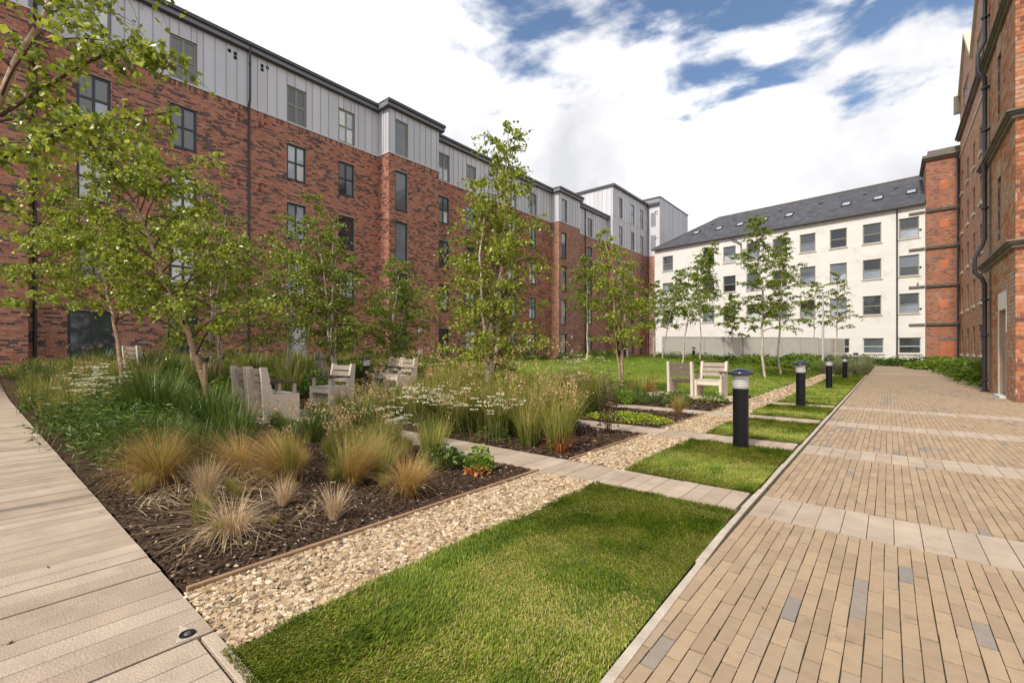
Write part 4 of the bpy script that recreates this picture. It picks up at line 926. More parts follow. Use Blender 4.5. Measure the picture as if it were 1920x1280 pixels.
M['old_brick_o'] = mat('old_brick_piece', [(.15, .075, .055), (.32, .115, .06), (.46, .18, .085), (.52, .28, .17), (.46, .34, .26)], 'obj', .9, .35, 5, .8, 45, .3, dirt=((.36, .27, .20), 1.6, .58, .72))
bb = MB(); bb.box(-.008, .02, -.1435, .1435, -.0435, .0435); om = bb.mesh('brick', M['old_brick_o'])
for i in np.where(ss)[0]: inst(om, 'brick', (XK + .001, (OB[i, 0] + OB[i, 1]) / 2, (OB[i, 4] + OB[i, 5]) / 2), 0, rb, color=float(vs_[i]))
for i in np.where(sf)[0]: inst(om, 'brick', ((OF[i, 0] + OF[i, 1]) / 2, Y0 - .001, (OF[i, 4] + OF[i, 5]) / 2), R(90), rb, color=float(vf_[i]))
for h in slits:
    B = brick_boxes(h[0] + .01, h[1] - .01, h[2], h[3], [], .235, .083, .012, -.16, -.10, 11); b = MB(FS_); b.boxes(B, oldv(B, 12, -.25)); b.build('blocked_window', M['old_brick'], rb)
    b = MB(FS_); b.box(h[0] - .08, h[1] + .08, -.1, .022, h[3], h[3] + .45); b.build('lintel', M['old_mortar'], rb)
for z in (3.6, 6.5, 9.35, 12.2):
    for (nm, o1, za, zb) in (('string_course', .07, -.13, -.05), ('string_course', .12, -.049, .0), ('string_course', .17, .001, .04)):
        p = MB(); p.box(XK - o1, 7, Y0 - o1, Y0 + .05, z + za, z + zb); p.box(XK - o1, XK + .05, Y0 + .051, Y1 + .12, z + za, z + zb); p.build(nm, M['band'], rb)
# strips of pale render round the door
p = MB(FS_); p.box(door[0] - .1, door[1] + .1, -.02, .013, 2.19, 2.62); p.box(door[1] + .001, door[1] + .13, -.02, .012, 0, 2.189); p.box(door[0] - .09, door[0] - .001, -.02, .012, 1.6, 2.189); p.build('render_patch', M['white_wall'], rb)
d = window(rb, FS_, *door, M['door_grey'], 'single', rec=.10, blind_sky=.35, name='door')
p = MB(FS_); p.box(16.22, 16.28, -.1, -.03, .98, 1.04); p.box(16.20, 16.24, -.06, -.04, .9, 1.08); p.build('handle', M['pole'], d)
p = MB(FS_); p.box(door[0] - .02, door[1] + .02, -.05, .12, -.0, .05); p.build('door_step', M['capping'], rb)
# large downpipe with swan necks at the string courses
p = MB(); xp, yp = XK - .10, 18.45
P = [(xp, yp, 17), (xp, yp, 9.9), (xp - .14, yp, 9.6), (xp - .14, yp, 9.1), (xp, yp, 8.9), (xp, yp, 7.0), (xp, yp, 4.35), (xp - .05, yp, 4.15), (xp - .2, yp, 3.8), (xp - .2, yp, 3.4), (xp - .05, yp, 3.2), (xp, yp, 3.05), (xp, yp, 1.5), (xp, yp, .0)]
p.tube(P, .052, 10); 
for z in (.35, 1.6, 2.6, 5.2, 7.4, 8.6, 10.6, 12): p.lathe([(.085, z - .03), (.085, z + .03)], (xp, yp, 0), 10); p.box(xp, XK, yp - .09, yp - .05, z - .02, z + .02)
p.lathe([(.09, 0), (.09, .03)], (xp, yp, 0), 12); p.build('downpipe', M['pipe'], rb, smooth=True)
p = MB(); p.tube([(XK - .04, 18.1, 6.3), (XK - .04, 18.1, 3.6), (XK - .04, 18.1, 2), (XK - .04, 18.1, .1)], .022, 6); p.build('conduit', M['band'], rb)
b = MB(); b.box(XK + .3, 12, Y0 + .3, 19.2, -.1, 16.9); b.build('wall', M['old_brick_far'], rb)

# bed along the right building
sheet('planting_bed', 2.25, 4.05, 19.4, 46.6, M['soil'], .2, .012, .02, seed=9)
b = MB(); b.box(2.19, 2.25, 19.35, 46.7, -.05, .03); b.build('kerb', M['kerb'], kind='structure')

# ------------------------------------------------------------------ translucent fence
fe = thing('panel_fence', 'long pale translucent panel fence in front of white building', 'fence', (0, 0, 0))
fa, fbn = np.array([-13.1, 33.6]), np.array([-4.4, 44.0]); fl_ = np.linalg.norm(fbn - fa); fd = (fbn - fa) / fl_; nn_ = 8
for i in range(nn_ + 1):
    p_ = fa + fd * fl_ * i / nn_; z = ghf(*p_); b = MB(((p_[0], p_[1], 0), (fd[0], fd[1], 0), (fd[1], -fd[0], 0))); b.box(-.05, .05, -.05, .05, z - .1, 2.26); b.build('post', M['pole'], fe)
    if i < nn_: b = MB(((p_[0], p_[1], 0), (fd[0], fd[1], 0), (fd[1], -fd[0], 0))); b.box(.06, fl_ / nn_ - .06, -.012, .012, z + .1, 2.2); b.build('panel', M['fence'], fe); b = MB(((p_[0], p_[1], 0), (fd[0], fd[1], 0), (fd[1], -fd[0], 0))); b.box(.051, fl_ / nn_ - .051, -.03, .03, 2.201, 2.24); b.build('rail', M['pole'], fe)
p2 = fbn + np.array([1.6, 2.6]); b = MB(); b.add([(*fbn, .3), (*p2, .3), (*p2, 2.2), (*fbn, 2.2)], [[0, 1, 2, 3]]); b.add([(fbn[0] + .02, fbn[1], .3), (p2[0] + .02, p2[1], .3), (p2[0] + .02, p2[1], 2.2), (fbn[0] + .02, fbn[1], 2.2)], [[0, 1, 2, 3]]); b.build('panel', M['fence'], fe)
# lamp posts
for (x, y, hgt, lb) in ((-3.0, 32.6, 4.6, 'slim pale lamp post standing by the right end of panel fence'), (-11.7, 28.6, 4.6, 'slim pale lamp post standing before the corner of brick and white buildings')):
    t = thing('lamp_post', lb, 'lamp post', (x, y, ghf(x, y)), 0, 'lamp posts'); z = hgt - ghf(x, y)
    b = MB(); b.tube([(0, 0, 0), (0, 0, z * .5), (0, 0, z)], [.07, .06, .05], 10); b.build('pole', M['pole'], t, smooth=True)
    b = MB(); b.box(-.35, .12, -.09, .09, z, z + .07); b.build('lamp_head', M['pole'], t, bevel=.01)

# ------------------------------------------------------------------ lighting bollards
def bollard(label, loc, group='black lighting bollards', hs=.95):
    t = thing('bollard', label, 'bollard', loc, 0, group)
    b = MB(); b.lathe([(0, -.05), (.086, -.05), (.086, .70), (0, .70)], n=28); b.build('post', M['black'], t, smooth=False)
    b = MB(); b.lathe([(0, .701), (.082, .701), (.088, .72), (.086, .82), (.10, .868), (0, .868)], n=28); b.build('diffuser', M['diffuser'], t, smooth=True)
    for k in range(4): b = MB(); z = .735 + k * .025; b.lathe([(.084, z), (.0945, z + .002), (.0945, z + .007), (.084, z + .014)], n=28); b.build('louvre', M['pole'], t, smooth=True)
    b = MB(); b.lathe([(0, .869), (.138, .869), (.142, .876), (.142, .893), (.13, .905), (.09, .928), (.045, .942), (0, .947)], n=32); o = b.build('cap', M['cap'], t, smooth=True)
    t.scale = (1, 1, hs / .95); return t
for (lb, loc) in (('nearest and largest black bollard, on grass before second cross path', (-1.36, 5.92, 0)), ('second black bollard from camera, before the fourth cross path', (-1.40, 11.05, 0)), ('third black bollard along the grass strip', (-1.40, 16.9, 0)), ('fourth black bollard, just before the bushy lavender', (-1.40, 23.5, 0)), ('fifth black bollard, half hidden in the lavender', (-1.35, 30.5, .12)),
                   ('grass-wrapped bollard standing between the seats in tall planting', (-10.6, 6.75, .06)), ('small far bollard on the ledge of lawn before low hedge', (-17.2, 19.6, .55)), ('tiny far bollard in front of the translucent panel fence', (-10.8, 33.5, .5)), ('tiny far bollard beside the dark entrance of brick building', (-19.5, 40.5, .6))):
    bollard(lb, loc)

# ------------------------------------------------------------------ slatted armchairs
def armchair(label, loc, rz, group, arms=(1, 1), dark=False):
    """front faces -y; width .66, seat .43 high"""
    t = thing('armchair', label, 'armchair', loc, rz, group); W = .33; TH = .06
    prof = [(-.30, 0), (-.30, .42), (.14, .42), (.24, .88), (.33, .88), (.30, .40), (.30, 0)]
    # split concave profile into two convex pieces: base box and back upright
    for sx in (-1, 1):
        b = MB(); x0, x1 = (sx * W, sx * (W - TH)); x0, x1 = min(x0, x1), max(x0, x1)
        b.prism([(-.30, 0), (-.30, .42), (.14, .42), (.30, .42), (.28, 0)], x0, x1); b.prism([(.14, .4201), (.235, .88), (.335, .88), (.30, .4201)], x0, x1)
        b.build('side_panel', M['concrete'], t, bevel=.004)
    for k in range(4): b = MB(); y = -.29 + k * .108; b.box(-W + TH + .002, W - TH - .002, y, y + .098, .395, .425); b.build('seat_slat', M['wood_pale'] if not dark else M['wood_slat'], t, bevel=.003)
    b = MB(); b.box(-W + TH + .002, W - TH - .002, -.285, -.26, .29, .390); b.build('apron', M['concrete'], t, bevel=.002)
    for k in range(3):
        z = .50 + k * .125; y = .155 + (z - .42) * .21; b = MB(); b.prism([(y, z), (y + .021, z + .098), (y + .047, z + .093), (y + .026, z - .005)], -W + TH + .002, W - TH - .002); b.build('back_slat', M['wood_slat'] if dark else M['wood_mid'], t)
    for sx in (-1, 1):
        if not arms[0 if sx < 0 else 1]: continue
        xc = sx * (W - TH / 2); b = MB(); b.box(xc - .02, xc + .02, -.25, -.20, .4215, .60); b.build('arm_post', M['wood_pale'], t)
        b = MB(); b.box(xc - .035, xc + .035, -.29, .20, .601, .630); b.build('armrest', M['wood_dark'], t, bevel=.004)
    return t
armchair('pale slatted armchair seen from behind, at the right of the pair by tall grass', (-8.24, 3.42, 0), R(180), 'pair of armchairs with backs to camera')
armchair('pale slatted armchair seen from behind, at the left of the pair by tall grass', (-8.94, 3.42, 0), R(180), 'pair of armchairs with backs to camera')
armchair('single pale armchair across the path, its open front facing the pair', (-9.0, 4.92, 0), R(8), 'armchairs across the path')
armchair('left of the two joined slatted armchairs beside a bollard in tall grass', (-10.85, 7.6, .10), R(-6), 'joined armchairs beside bollard')
armchair('right of the two joined slatted armchairs beside a bollard in tall grass', (-10.17, 7.53, .08), R(-6), 'joined armchairs beside bollard')
armchair('dark slatted armchair with its back to us on the lawn edge', (-4.16, 12.1, 0), R(180), 'armchairs on the lawn edge', arms=(1, 0), dark=True)
armchair('pale slatted armchair facing us on the lawn edge', (-3.51, 12.25, 0), R(0), 'armchairs on the lawn edge', arms=(0, 1))
armchair('far pale armchair half hidden in planting before the brick wall', (-14.6, 4.3, .36), R(150), 'armchairs half hidden in planting')
armchair('farthest left pale armchair almost hidden by grasses', (-16.3, 3.2, .42), R(200), 'armchairs half hidden in planting')
armchair('low pale armchair behind the white birch stem', (-12.8, 6.9, .24), R(170), 'armchairs half hidden in planting')

# ------------------------------------------------------------------ birches
def tree(label, base, h, lean, crown0=.35, spread=1.2, nleaf=2500, ls=.055, seed=1, stems=1, r0=.045, dark=False, fine=False, nb=26, tan=False, bend=1.6, taper=.8, narrow=.25, stemspread=.12, group=None, limbs=None, bare=False):
    r_ = np.random.default_rng(seed); t = thing('birch_tree', label, 'tree', base, 0, group or 'birch trees'); tb = MB(); br = MB(); LP = []; 
    for s in range(stems):
        aa = r_.uniform(0, 6.28); off = np.array([math.cos(aa), math.sin(aa), 0]) * (.05 if stems > 1 else 0)
        sl = np.array([math.cos(aa), math.sin(aa)]) * (stemspread * h * r_.uniform(.5, 1.2) if stems > 1 else 0)
        hh = h * (1 if s == 0 else r_.uniform(.6, .92)); n = 14; f = np.linspace(0, 1, n)
        wob = np.cumsum(r_.normal(0, .012 * h, (n, 2)), 0) * .5; wob[0] = 0
        TX = off[0] + (lean[0] + sl[0]) * f ** bend + wob[:, 0]; TY = off[1] + (lean[1] + sl[1]) * f ** bend + wob[:, 1]
        T = np.stack([TX, TY, hh * f], 1); rr = (r0 if s == 0 else r0 * .7) * (1 - f) ** .75 + .005
        T[0, 2] -= .08
        tb.tube(T, rr, 8)
        nbr = int(nb if s == 0 else nb * .6)
        for k in range(nbr):
            c0 = crown0 if s == 0 else crown0 * .8
            ft = c0 + (1 - c0) * ((k + r_.random()) / nbr) ** .9; ft = min(ft, .985)
            p0 = np.array([np.interp(ft, f, T[:, i]) for i in range(3)])
            g_ = (ft - c0) / (1 - c0); prof = (narrow + (1 - narrow) * math.sin(math.pi * min(1, (g_ * .75 + .22)) ** .9)) * (1 - .55 * g_)
            Lb = spread * prof * r_.uniform(.6, 1.2) * (1 if s == 0 else .8); az = k * 2.399 + r_.uniform(-.5, .5) + s
            el = r_.uniform(.45, .95); m = 7; P = [p0]; d = el
            for q in range(m):
                st = Lb / m * 1.15; P.append(P[-1] + st * np.array([math.cos(az) * math.cos(d), math.sin(az) * math.cos(d), math.sin(d)])); d -= r_.uniform(.06, .24); az += r_.normal(0, .12)
            P = np.array(P); rb_ = max(.0035, np.interp(ft, f, rr) * .42); br.tube(P, np.linspace(rb_, .002, m + 1), 5 if fine else 4, cap=False)
            for w_ in range(int(7 + Lb * 9)):
                q = r_.uniform(.2, 1) * m; i0 = min(int(q), m - 1); p = P[i0] + (P[i0 + 1] - P[i0]) * (q - i0)
                a2 = az + r_.normal(0, 1.1); d2 = r_.uniform(-.5, .6); Lt = r_.uniform(.14, .42) * min(1.5, .6 + Lb * .5); Q = [p]
                for z in range(3): Q.append(Q[-1] + Lt / 3 * np.array([math.cos(a2) * math.cos(d2), math.sin(a2) * math.cos(d2), math.sin(d2)])); d2 -= .35
                if fine or w_ % 2 == 0: br.tube(np.array(Q), np.linspace(.0028, .001, 4), 3, cap=False)
                LP.append(np.array(Q))
    if limbs:
        for P in limbs:
            P = np.array(P, float) - np.array(base); br.tube(P, np.linspace(.016, .004, len(P)), 6)
            for w_ in range(60):
                q = r_.uniform(.1, .999) * (len(P) - 1); i0 = int(q); p = P[i0] + (P[i0 + 1] - P[i0]) * (q - i0); a2 = r_.uniform(0, 6.28); d2 = r_.uniform(-.6, .4); Lt = r_.uniform(.12, .3); Q = [p]
                for z in range(3): Q.append(Q[-1] + Lt / 3 * np.array([math.cos(a2) * math.cos(d2), math.sin(a2) * math.cos(d2), math.sin(d2)])); d2 -= .35
                br.tube(np.array(Q), np.linspace(.0025, .001, 4), 3, cap=False); LP.append(np.array(Q))
    tb.build('trunk', M['bark_tan'] if tan else M['bark'], t, smooth=True); br.build('branches', M['twig'], t, smooth=True)
    per = max(1, nleaf // max(1, len(LP))); pts = []
    for Q in LP:
        k = max(1, int(r_.poisson(per))); q = r_.uniform(.1, 2.999, k); i0 = q.astype(int); pts.append(Q[i0] + (Q[i0 + 1] - Q[i0]) * (q - i0)[:, None] + r_.normal(0, .018, (k, 3)))
    pts = np.vstack(pts); lb_ = MB(); leaves(lb_, pts, ls, seed=seed + 1, fine=fine, aspect=.86, droop=.9)
    lb_.build('crown', M['leaf_dark'] if dark else M['leaf'], t)
    return t
# leaning near tree just outside the left edge reaches into the picture
tree('nearest birch leaning in from the left edge with large leaves', (-5.0, -.75, 0), 4.6, (.55, 1.35), .42, 1.15, 4200, .050, 11, nb=26, fine=True, tan=True, r0=.034, group='birches in the near planting', bend=1.2, limbs=[[(-4.8, .15, 2.8), (-4.4, .5, 3.15), (-4.1, .75, 3.32), (-3.88, .95, 3.15)], [(-4.85, .05, 2.4), (-4.4, .5, 2.75), (-3.9, .95, 2.85)]])
tree('tan birch leaning left, tied to a short stake behind the feather grass', (-8.55, 2.53, .01), 4.7, (-1.0, -1.25), .22, 2.1, 21000, .052, 12, nb=50, fine=True, tan=True, r0=.05, group='birches in the near planting', bend=1.3, narrow=.5)
tree('birch with bowed bare tan stem at the far left of the planting', (-11.6, 1.9, .08), 4.0, (-.9, -.7), .38, 1.9, 11500, .056, 13, nb=38, fine=True, tan=True, r0=.045, group='birches in the near planting', bend=2.0, narrow=.5)
tree('thin many-stemmed birch behind the leaning tan birch', (-12.6, 3.9, .15), 5.0, (-.5, .2), .2, 1.9, 11500, .054, 14, stems=4, nb=26, narrow=.5, r0=.03, dark=True, group='birches in the middle planting')
tree('birch with slanting white stem left of the single armchair', (-12.2, 5.5, .15), 4.6, (.4, .6), .3, 1.8, 10500, .054, 15, stems=3, nb=26, narrow=.5, r0=.03, dark=True, group='birches in the middle planting')
tree('many-stemmed birch rising behind the single armchair', (-11.4, 6.25, .1), 5.1, (-.1, -.15), .16, 1.6, 14000, .053, 16, stems=4, nb=30, narrow=.45, r0=.034, dark=True, group='birches in the middle planting', stemspread=.10)
tree('short dense dark birch behind the joined armchairs', (-12.2, 8.7, .15), 3.9, (.25, .35), .2, 1.45, 14500, .053, 17, stems=3, nb=32, narrow=.45, r0=.035, dark=True, group='birches in the middle planting')
tree('tallest central birch with several pale stems in tall grasses', (-5.1, 5.5, 0), 5.05, (.1, .2), .13, 1.15, 15500, .050, 18, stems=4, nb=46, fine=True, r0=.036, group='birches in the middle planting', stemspread=.05, narrow=.45)
tree('slim birch with crossed white stems right of the central birch', (-5.7, 11.75, 0), 4.7, (-.1, -.15), .3, 1.0, 6500, .06, 19, stems=3, nb=22, r0=.035, group='birches behind the central planting', stemspread=.13, tan=True)
tree('drooping dark birch on the lawn mound right of central birch', (-12.3, 21, .75), 5.4, (.1, .1), .36, 1.7, 10000, .068, 20, nb=34, r0=.045, dark=True, group='birches on the lawn mound')
tree('birch on the mound above the dark slatted armchair, swept to the right', (-7.75, 22.2, .35), 5.9, (.9, 1.0), .36, 1.75, 12000, .064, 21, nb=40, r0=.045, dark=True, group='birches on the lawn mound')
tree('tall full birch with white trunk right of the armchairs', (-4.08, 22.0, 0), 7.0, (-.2, -.1), .27, 1.45, 17000, .056, 22, nb=52, r0=.055, dark=True, group='birches along the gravel strip', narrow=.5)
tree('tall birch just behind the full white-trunked birch', (-3.95, 24.96, 0), 6.8, (.2, .2), .34, 1.2, 9500, .058, 23, nb=40, r0=.045, dark=True, group='birches along the gravel strip')
tree('thin sparse birch before the right end of panel fence', (-4.05, 39.0, .2), 6.0, (0, 0), .38, 1.5, 2800, .09, 24, nb=26, r0=.04, dark=True, group='sparse birches by the white building')
tree('thin sparse birch before the ground floor windows of white building', (-2.75, 38.5, .2), 6.4, (0, 0), .36, 1.5, 3200, .09, 25, nb=26, r0=.04, dark=True, group='sparse birches by the white building')
tree('small sparse birch close to the downpipe of white building', (-9.0, 36.6, .4), 5.0, (0, 0), .36, 1.4, 4200, .10, 26, nb=24, r0=.035, dark=True, group='sparse birches by the white building')
tree('slender birch left of the swept birch before panel fence', (-8.6, 27.8, .6), 6.0, (.3, .2), .35, 1.5, 5500, .075, 27, nb=30, r0=.035, dark=True, group='birches on the lawn mound')
tree('thin birch between fence and mound, nearest the brick corner', (-11.1, 27.0, .9), 4.6, (.1, .2), .3, 1.3, 4500, .072, 28, nb=22, r0=.045, dark=True, group='birches on the lawn mound')
tree('thin birch before the dark entrance of brick building', (-11.6, 24.4, .85), 4.4, (-.1, .1), .3, 1.3, 5000, .072, 29, nb=22, r0=.045, dark=True, group='birches on the lawn mound')
tree('leafy birch left of the translucent fence, over the brick corner', (-10.0, 25.6, .8), 5.0, (.7, .5), .3, 1.5, 6500, .072, 30, nb=30, r0=.035, dark=True, group='birches on the lawn mound')
t = thing('tree_stake', 'short round stake with black rubber tie beside leaning tan birch', 'stake', (-8.42, 2.45, 0))
b = MB(); b.lathe([(.035, 0), (.033, 1.05), (0, 1.06)], n=10); b.build('post', M['edging'], t); b = MB(); b.lathe([(.038, .98), (.05, .98), (.05, 1.05), (.038, 1.05)], n=12); b.build('tie', M['tie'], t)

# ------------------------------------------------------------------ planting
def plant(name, mb, mats, label, cat, loc, rz=0, group=None, sc=1):
    o = mb.build(name, mats); o.location = (loc[0], loc[1], loc[2] if len(loc) > 2 else ghf(loc[0], loc[1])); o.rotation_euler = (0, 0, rz); o.scale = (sc, sc, sc); return tag(o, label, cat, group)
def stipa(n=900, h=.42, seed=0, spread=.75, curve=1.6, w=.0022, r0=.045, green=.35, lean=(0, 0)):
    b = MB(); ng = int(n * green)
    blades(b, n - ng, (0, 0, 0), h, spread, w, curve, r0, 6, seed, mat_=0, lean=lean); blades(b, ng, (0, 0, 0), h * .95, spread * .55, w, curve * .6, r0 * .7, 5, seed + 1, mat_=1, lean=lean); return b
FGm = [M['stipa'], M['stipa_green']]; gp = 'feather grass clumps in the near mulch bed'
plant('feather_grass', stipa(2000, .52, 1, .9, 2.2, r0=.06, green=.4, lean=(-.2, -.1)), FGm, 'large round feather grass clump, blond edges and green centre, nearest the plank path', 'ornamental grass', (-4.80, 1.06), 0, gp)
plant('feather_grass', stipa(1600, .48, 2, .8, 2.0, r0=.06, green=.25, lean=(-.7, -.6)), FGm, 'large feather grass swept to the left beside the green tufted one', 'ornamental grass', (-4.05, 1.78), 0, gp)
plant('feather_grass', stipa(900, .46, 24, .9, 2.2, r0=.05, green=.1, lean=(-.7, -.4)), FGm, 'low blond feather grass sprawling between the two large round clumps', 'ornamental grass', (-4.7, 1.62), 0, gp)
plant('feather_grass', stipa(800, .42, 25, .9, 2.2, r0=.05, green=.1, lean=(-.7, -.3)), FGm, 'low blond feather grass sprawling left of the largest clump', 'ornamental grass', (-5.7, 1.2), 0, gp)
plant('feather_grass', stipa(500, .48, 22, .35, .6, r0=.03, green=.9), FGm, 'upright green tuft at the right side of swept blond clump', 'ornamental grass', (-3.86, 1.74), 0, gp)
plant('feather_grass', stipa(1100, .46, 3, .55, 1.5, r0=.05, green=.3, lean=(.6, .5)), FGm, 'tall feather grass with rusty base leaning right', 'ornamental grass', (-3.50, 2.12), 0, gp)
plant('feather_grass', stipa(800, .37, 4, .6, 1.7, r0=.04, green=.1, lean=(.15, .15)), FGm, 'pale pinkish feather grass nearest the timber edging', 'ornamental grass', (-2.90, 2.22), 0, gp)
plant('dry_grass', stipa(170, .26, 5, .55, 1.0, .003, .03, 0), [M['straw']] * 2, 'small pale dry tuft by itself in the mulch near the edging', 'ornamental grass', (-2.90, 1.60), 0, gp)
b = MB(); blades(b, 330, (0, 0, 0), .31, .8, .0032, 3.0, .06, 8, 6); plant('dry_grass', b, [M['straw']], 'messy curly straw-coloured dry grass clump in the nearest mulch', 'ornamental grass', (-3.13, 1.05), 0, gp)
plant('dry_grass', stipa(420, .34, 7, .4, .9, .0024, .03, .15), [M['straw'], M['stipa_green']], 'narrow upright blond tuft left of the curly straw clump', 'ornamental grass', (-3.95, 1.15), 0, gp)
plant('dry_grass', stipa(160, .24, 8, .45, .9, .0028, .025, 0), [M['straw']] * 2, 'small thin straw tuft right of the curly straw clump', 'ornamental grass', (-3.45, 1.50), 0, gp)
b = MB(); r_ = np.random.default_rng(9); pp = np.stack([r_.uniform(-1.3, .9, 420), r_.uniform(-.32, .7, 420), np.full(420, .018)], 1); blades(b, 420, pp, .30, .3, .003, .6, 0, 5, 9, up=1.25); o = b.build('fallen_straw', M['straw'], kind='stuff'); o.location = (-3.9, 1.1, 0); tag(o, 'dry straw strands fallen over the dark mulch', 'straw', kind='stuff')

def broad(n, h, seed, w=.012, spread=.5, curve=1.1, r0=.12, segs=6): b = MB(); blades(b, n, (0, 0, 0), h, spread, w, curve, r0, segs, seed); return b
for i, (x, y, n, h, r0, lb) in enumerate([(-5.75, 1.95, 300, .58, .16, 'dark green strappy grass clump before the right armchair back'), (-6.7, 2.0, 360, .72, .2, 'tall dark green strappy clump under the staked birch'), (-7.4, 2.35, 260, .6, .14, 'dark strappy clump touching the armchair side'), (-8.0, 1.7, 420, .95, .25, 'tallest dark strappy clump left of the staked birch'), (-9.3, 1.9, 400, .9, .25, 'dark strappy clump far behind the green bamboo-like mound')]):
    plant('strappy_grass', broad(n, h, 30 + i, .013, .42, .9, r0), [M['reed']], lb, 'ornamental grass', (x, y), 0, 'dark strappy grasses in the near bed')
# bamboo-like spreading mound
def stemmy(nst, h, rad, nl, ls, seed, aspect=.22, spread=.4):
    b = MB(); r_ = np.random.default_rng(seed); base = np.stack([r_.normal(0, rad, nst), r_.normal(0, rad * .5, nst), np.zeros(nst)], 1)
    tips = blades(b, nst, base, h, spread, .005, .9, 0, 4, seed, mat_=1)
    P = base[:, None] + (tips - base)[:, None] * r_.uniform(.25, 1.05, (nst, nl))[..., None]; P = P.reshape(-1, 3) + r_.normal(0, .03, (nst * nl, 3)); P[:, 2] = np.abs(P[:, 2])
    D = r_.normal(0, 1, (len(P), 3)); D[:, 2] *= .4; leaves(b, P, ls, D, seed + 1, 0, aspect=aspect, flat=True); return b
plant('bamboo_grass', stemmy(200, .42, .48, 10, .09, 50), [M['herb'], M['stem']], 'sprawling bright green narrow-leaved mound spilling onto the plank path', 'plant', (-6.3, 1.1), 0, 'narrow-leaved green mounds')
plant('bamboo_grass', stemmy(220, .42, .5, 12, .10, 51), [M['herb'], M['stem']], 'darker narrow-leaved green mound farther along the plank path', 'plant', (-7.9, 1.15), 0, 'narrow-leaved green mounds')
def leafy(n, rx, ry, h, ls, seed, stems=0, aspect=.7, mat_=0, flat=True):
    b = MB(); r_ = np.random.default_rng(seed); a = r_.uniform(0, 6.28, n); q = np.sqrt(r_.random(n)); x, y = np.cos(a) * q * rx, np.sin(a) * q * ry
    z = h * (1 - q ** 2 * .75) * r_.uniform(.35, 1.05, n) + .01; D = np.stack([np.cos(a) * .7 + r_.normal(0, .6, n), np.sin(a) * .7 + r_.normal(0, .6, n), r_.normal(.1, .5, n)], 1)
    leaves(b, np.stack([x, y, z], 1), ls, D, seed, mat_, aspect=aspect, flat=flat)
    if stems: pp = np.stack([r_.normal(0, rx * .4, stems), r_.normal(0, ry * .4, stems), np.zeros(stems)], 1); blades(b, stems, pp, h, .3, .006, .5, 0, 3, seed, mat_=1)
    return b
plant('leafy_plant', leafy(420, .26, .2, .20, .055, 60, 20), [M['herb'], M['stem']], 'low dark leafy plant beside the first cross path', 'plant', (-3.45, 3.05), 0, 'leafy plants')
plant('leafy_plant', leafy(300, .14, .12, .24, .045, 61, 30), [M['fern'], M['stem']], 'small upright leafy plant with rusty foot nearest the gravel corner', 'plant', (-3.02, 3.15), 0, 'leafy plants')
plant('leafy_plant', leafy(140, .12, .12, .05, .045, 62), [M['rust']], 'rusty fallen leaves at the foot of the small leafy plant', 'plant', (-2.98, 3.08), 0, 'leafy plants')
plant('lime_ground_cover', leafy(2600, .75, .42, .12, .032, 63, aspect=.9), [M['lime']], 'bright lime yellow ground cover beside second cross path', 'ground cover', (-3.35, 7.05))
plant('silver_plant', leafy(500, .28, .22, .18, .06, 64, aspect=.5), [M['silver']], 'silvery grey leaved plant before the second cross path', 'plant', (-3.62, 5.55))
b = leafy(420, .13, .13, .9, .045, 65, 0, .5); blades(b, 26, (0, 0, 0), .8, .25, .006, .3, .04, 4, 66, mat_=0); plant('dark_spiky_plant', b, [M['purple']], 'tall thin dark purple plant standing in bare mulch', 'plant', (-3.0, 5.72))
plant('purple_plant', leafy(420, .2, .18, .16, .04, 67, aspect=.5), [M['purple']], 'low dark purple tuft at foot of tall purple plant', 'plant', (-3.25, 5.4))
plant('rust_flowers', leafy(160, .16, .16, .62, .05, 68, 20, .7), [M['rust'], M['stem']], 'orange pink flower spikes left of the dark armchair', 'plant', (-4.45, 10.7))
plant('fine_grass', stipa(420, .34, 69, .6, 1.0, .004, .06, .6), FGm, 'small brownish fine grass tuft beside the third cross path', 'ornamental grass', (-2.95, 8.3))
plant('leafy_plant', leafy(420, .3, .25, .26, .05, 70, 10), [M['fern'], M['stem']], 'round bright green plant with white blooms before pale armchair', 'plant', (-3.0, 10.65), 0, 'leafy plants')
plant('leafy_plant', leafy(380, .3, .25, .24, .05, 71, 10), [M['herb'], M['stem']], 'low green plant before the dark slatted armchair', 'plant', (-3.65, 10.3), 0, 'leafy plants')
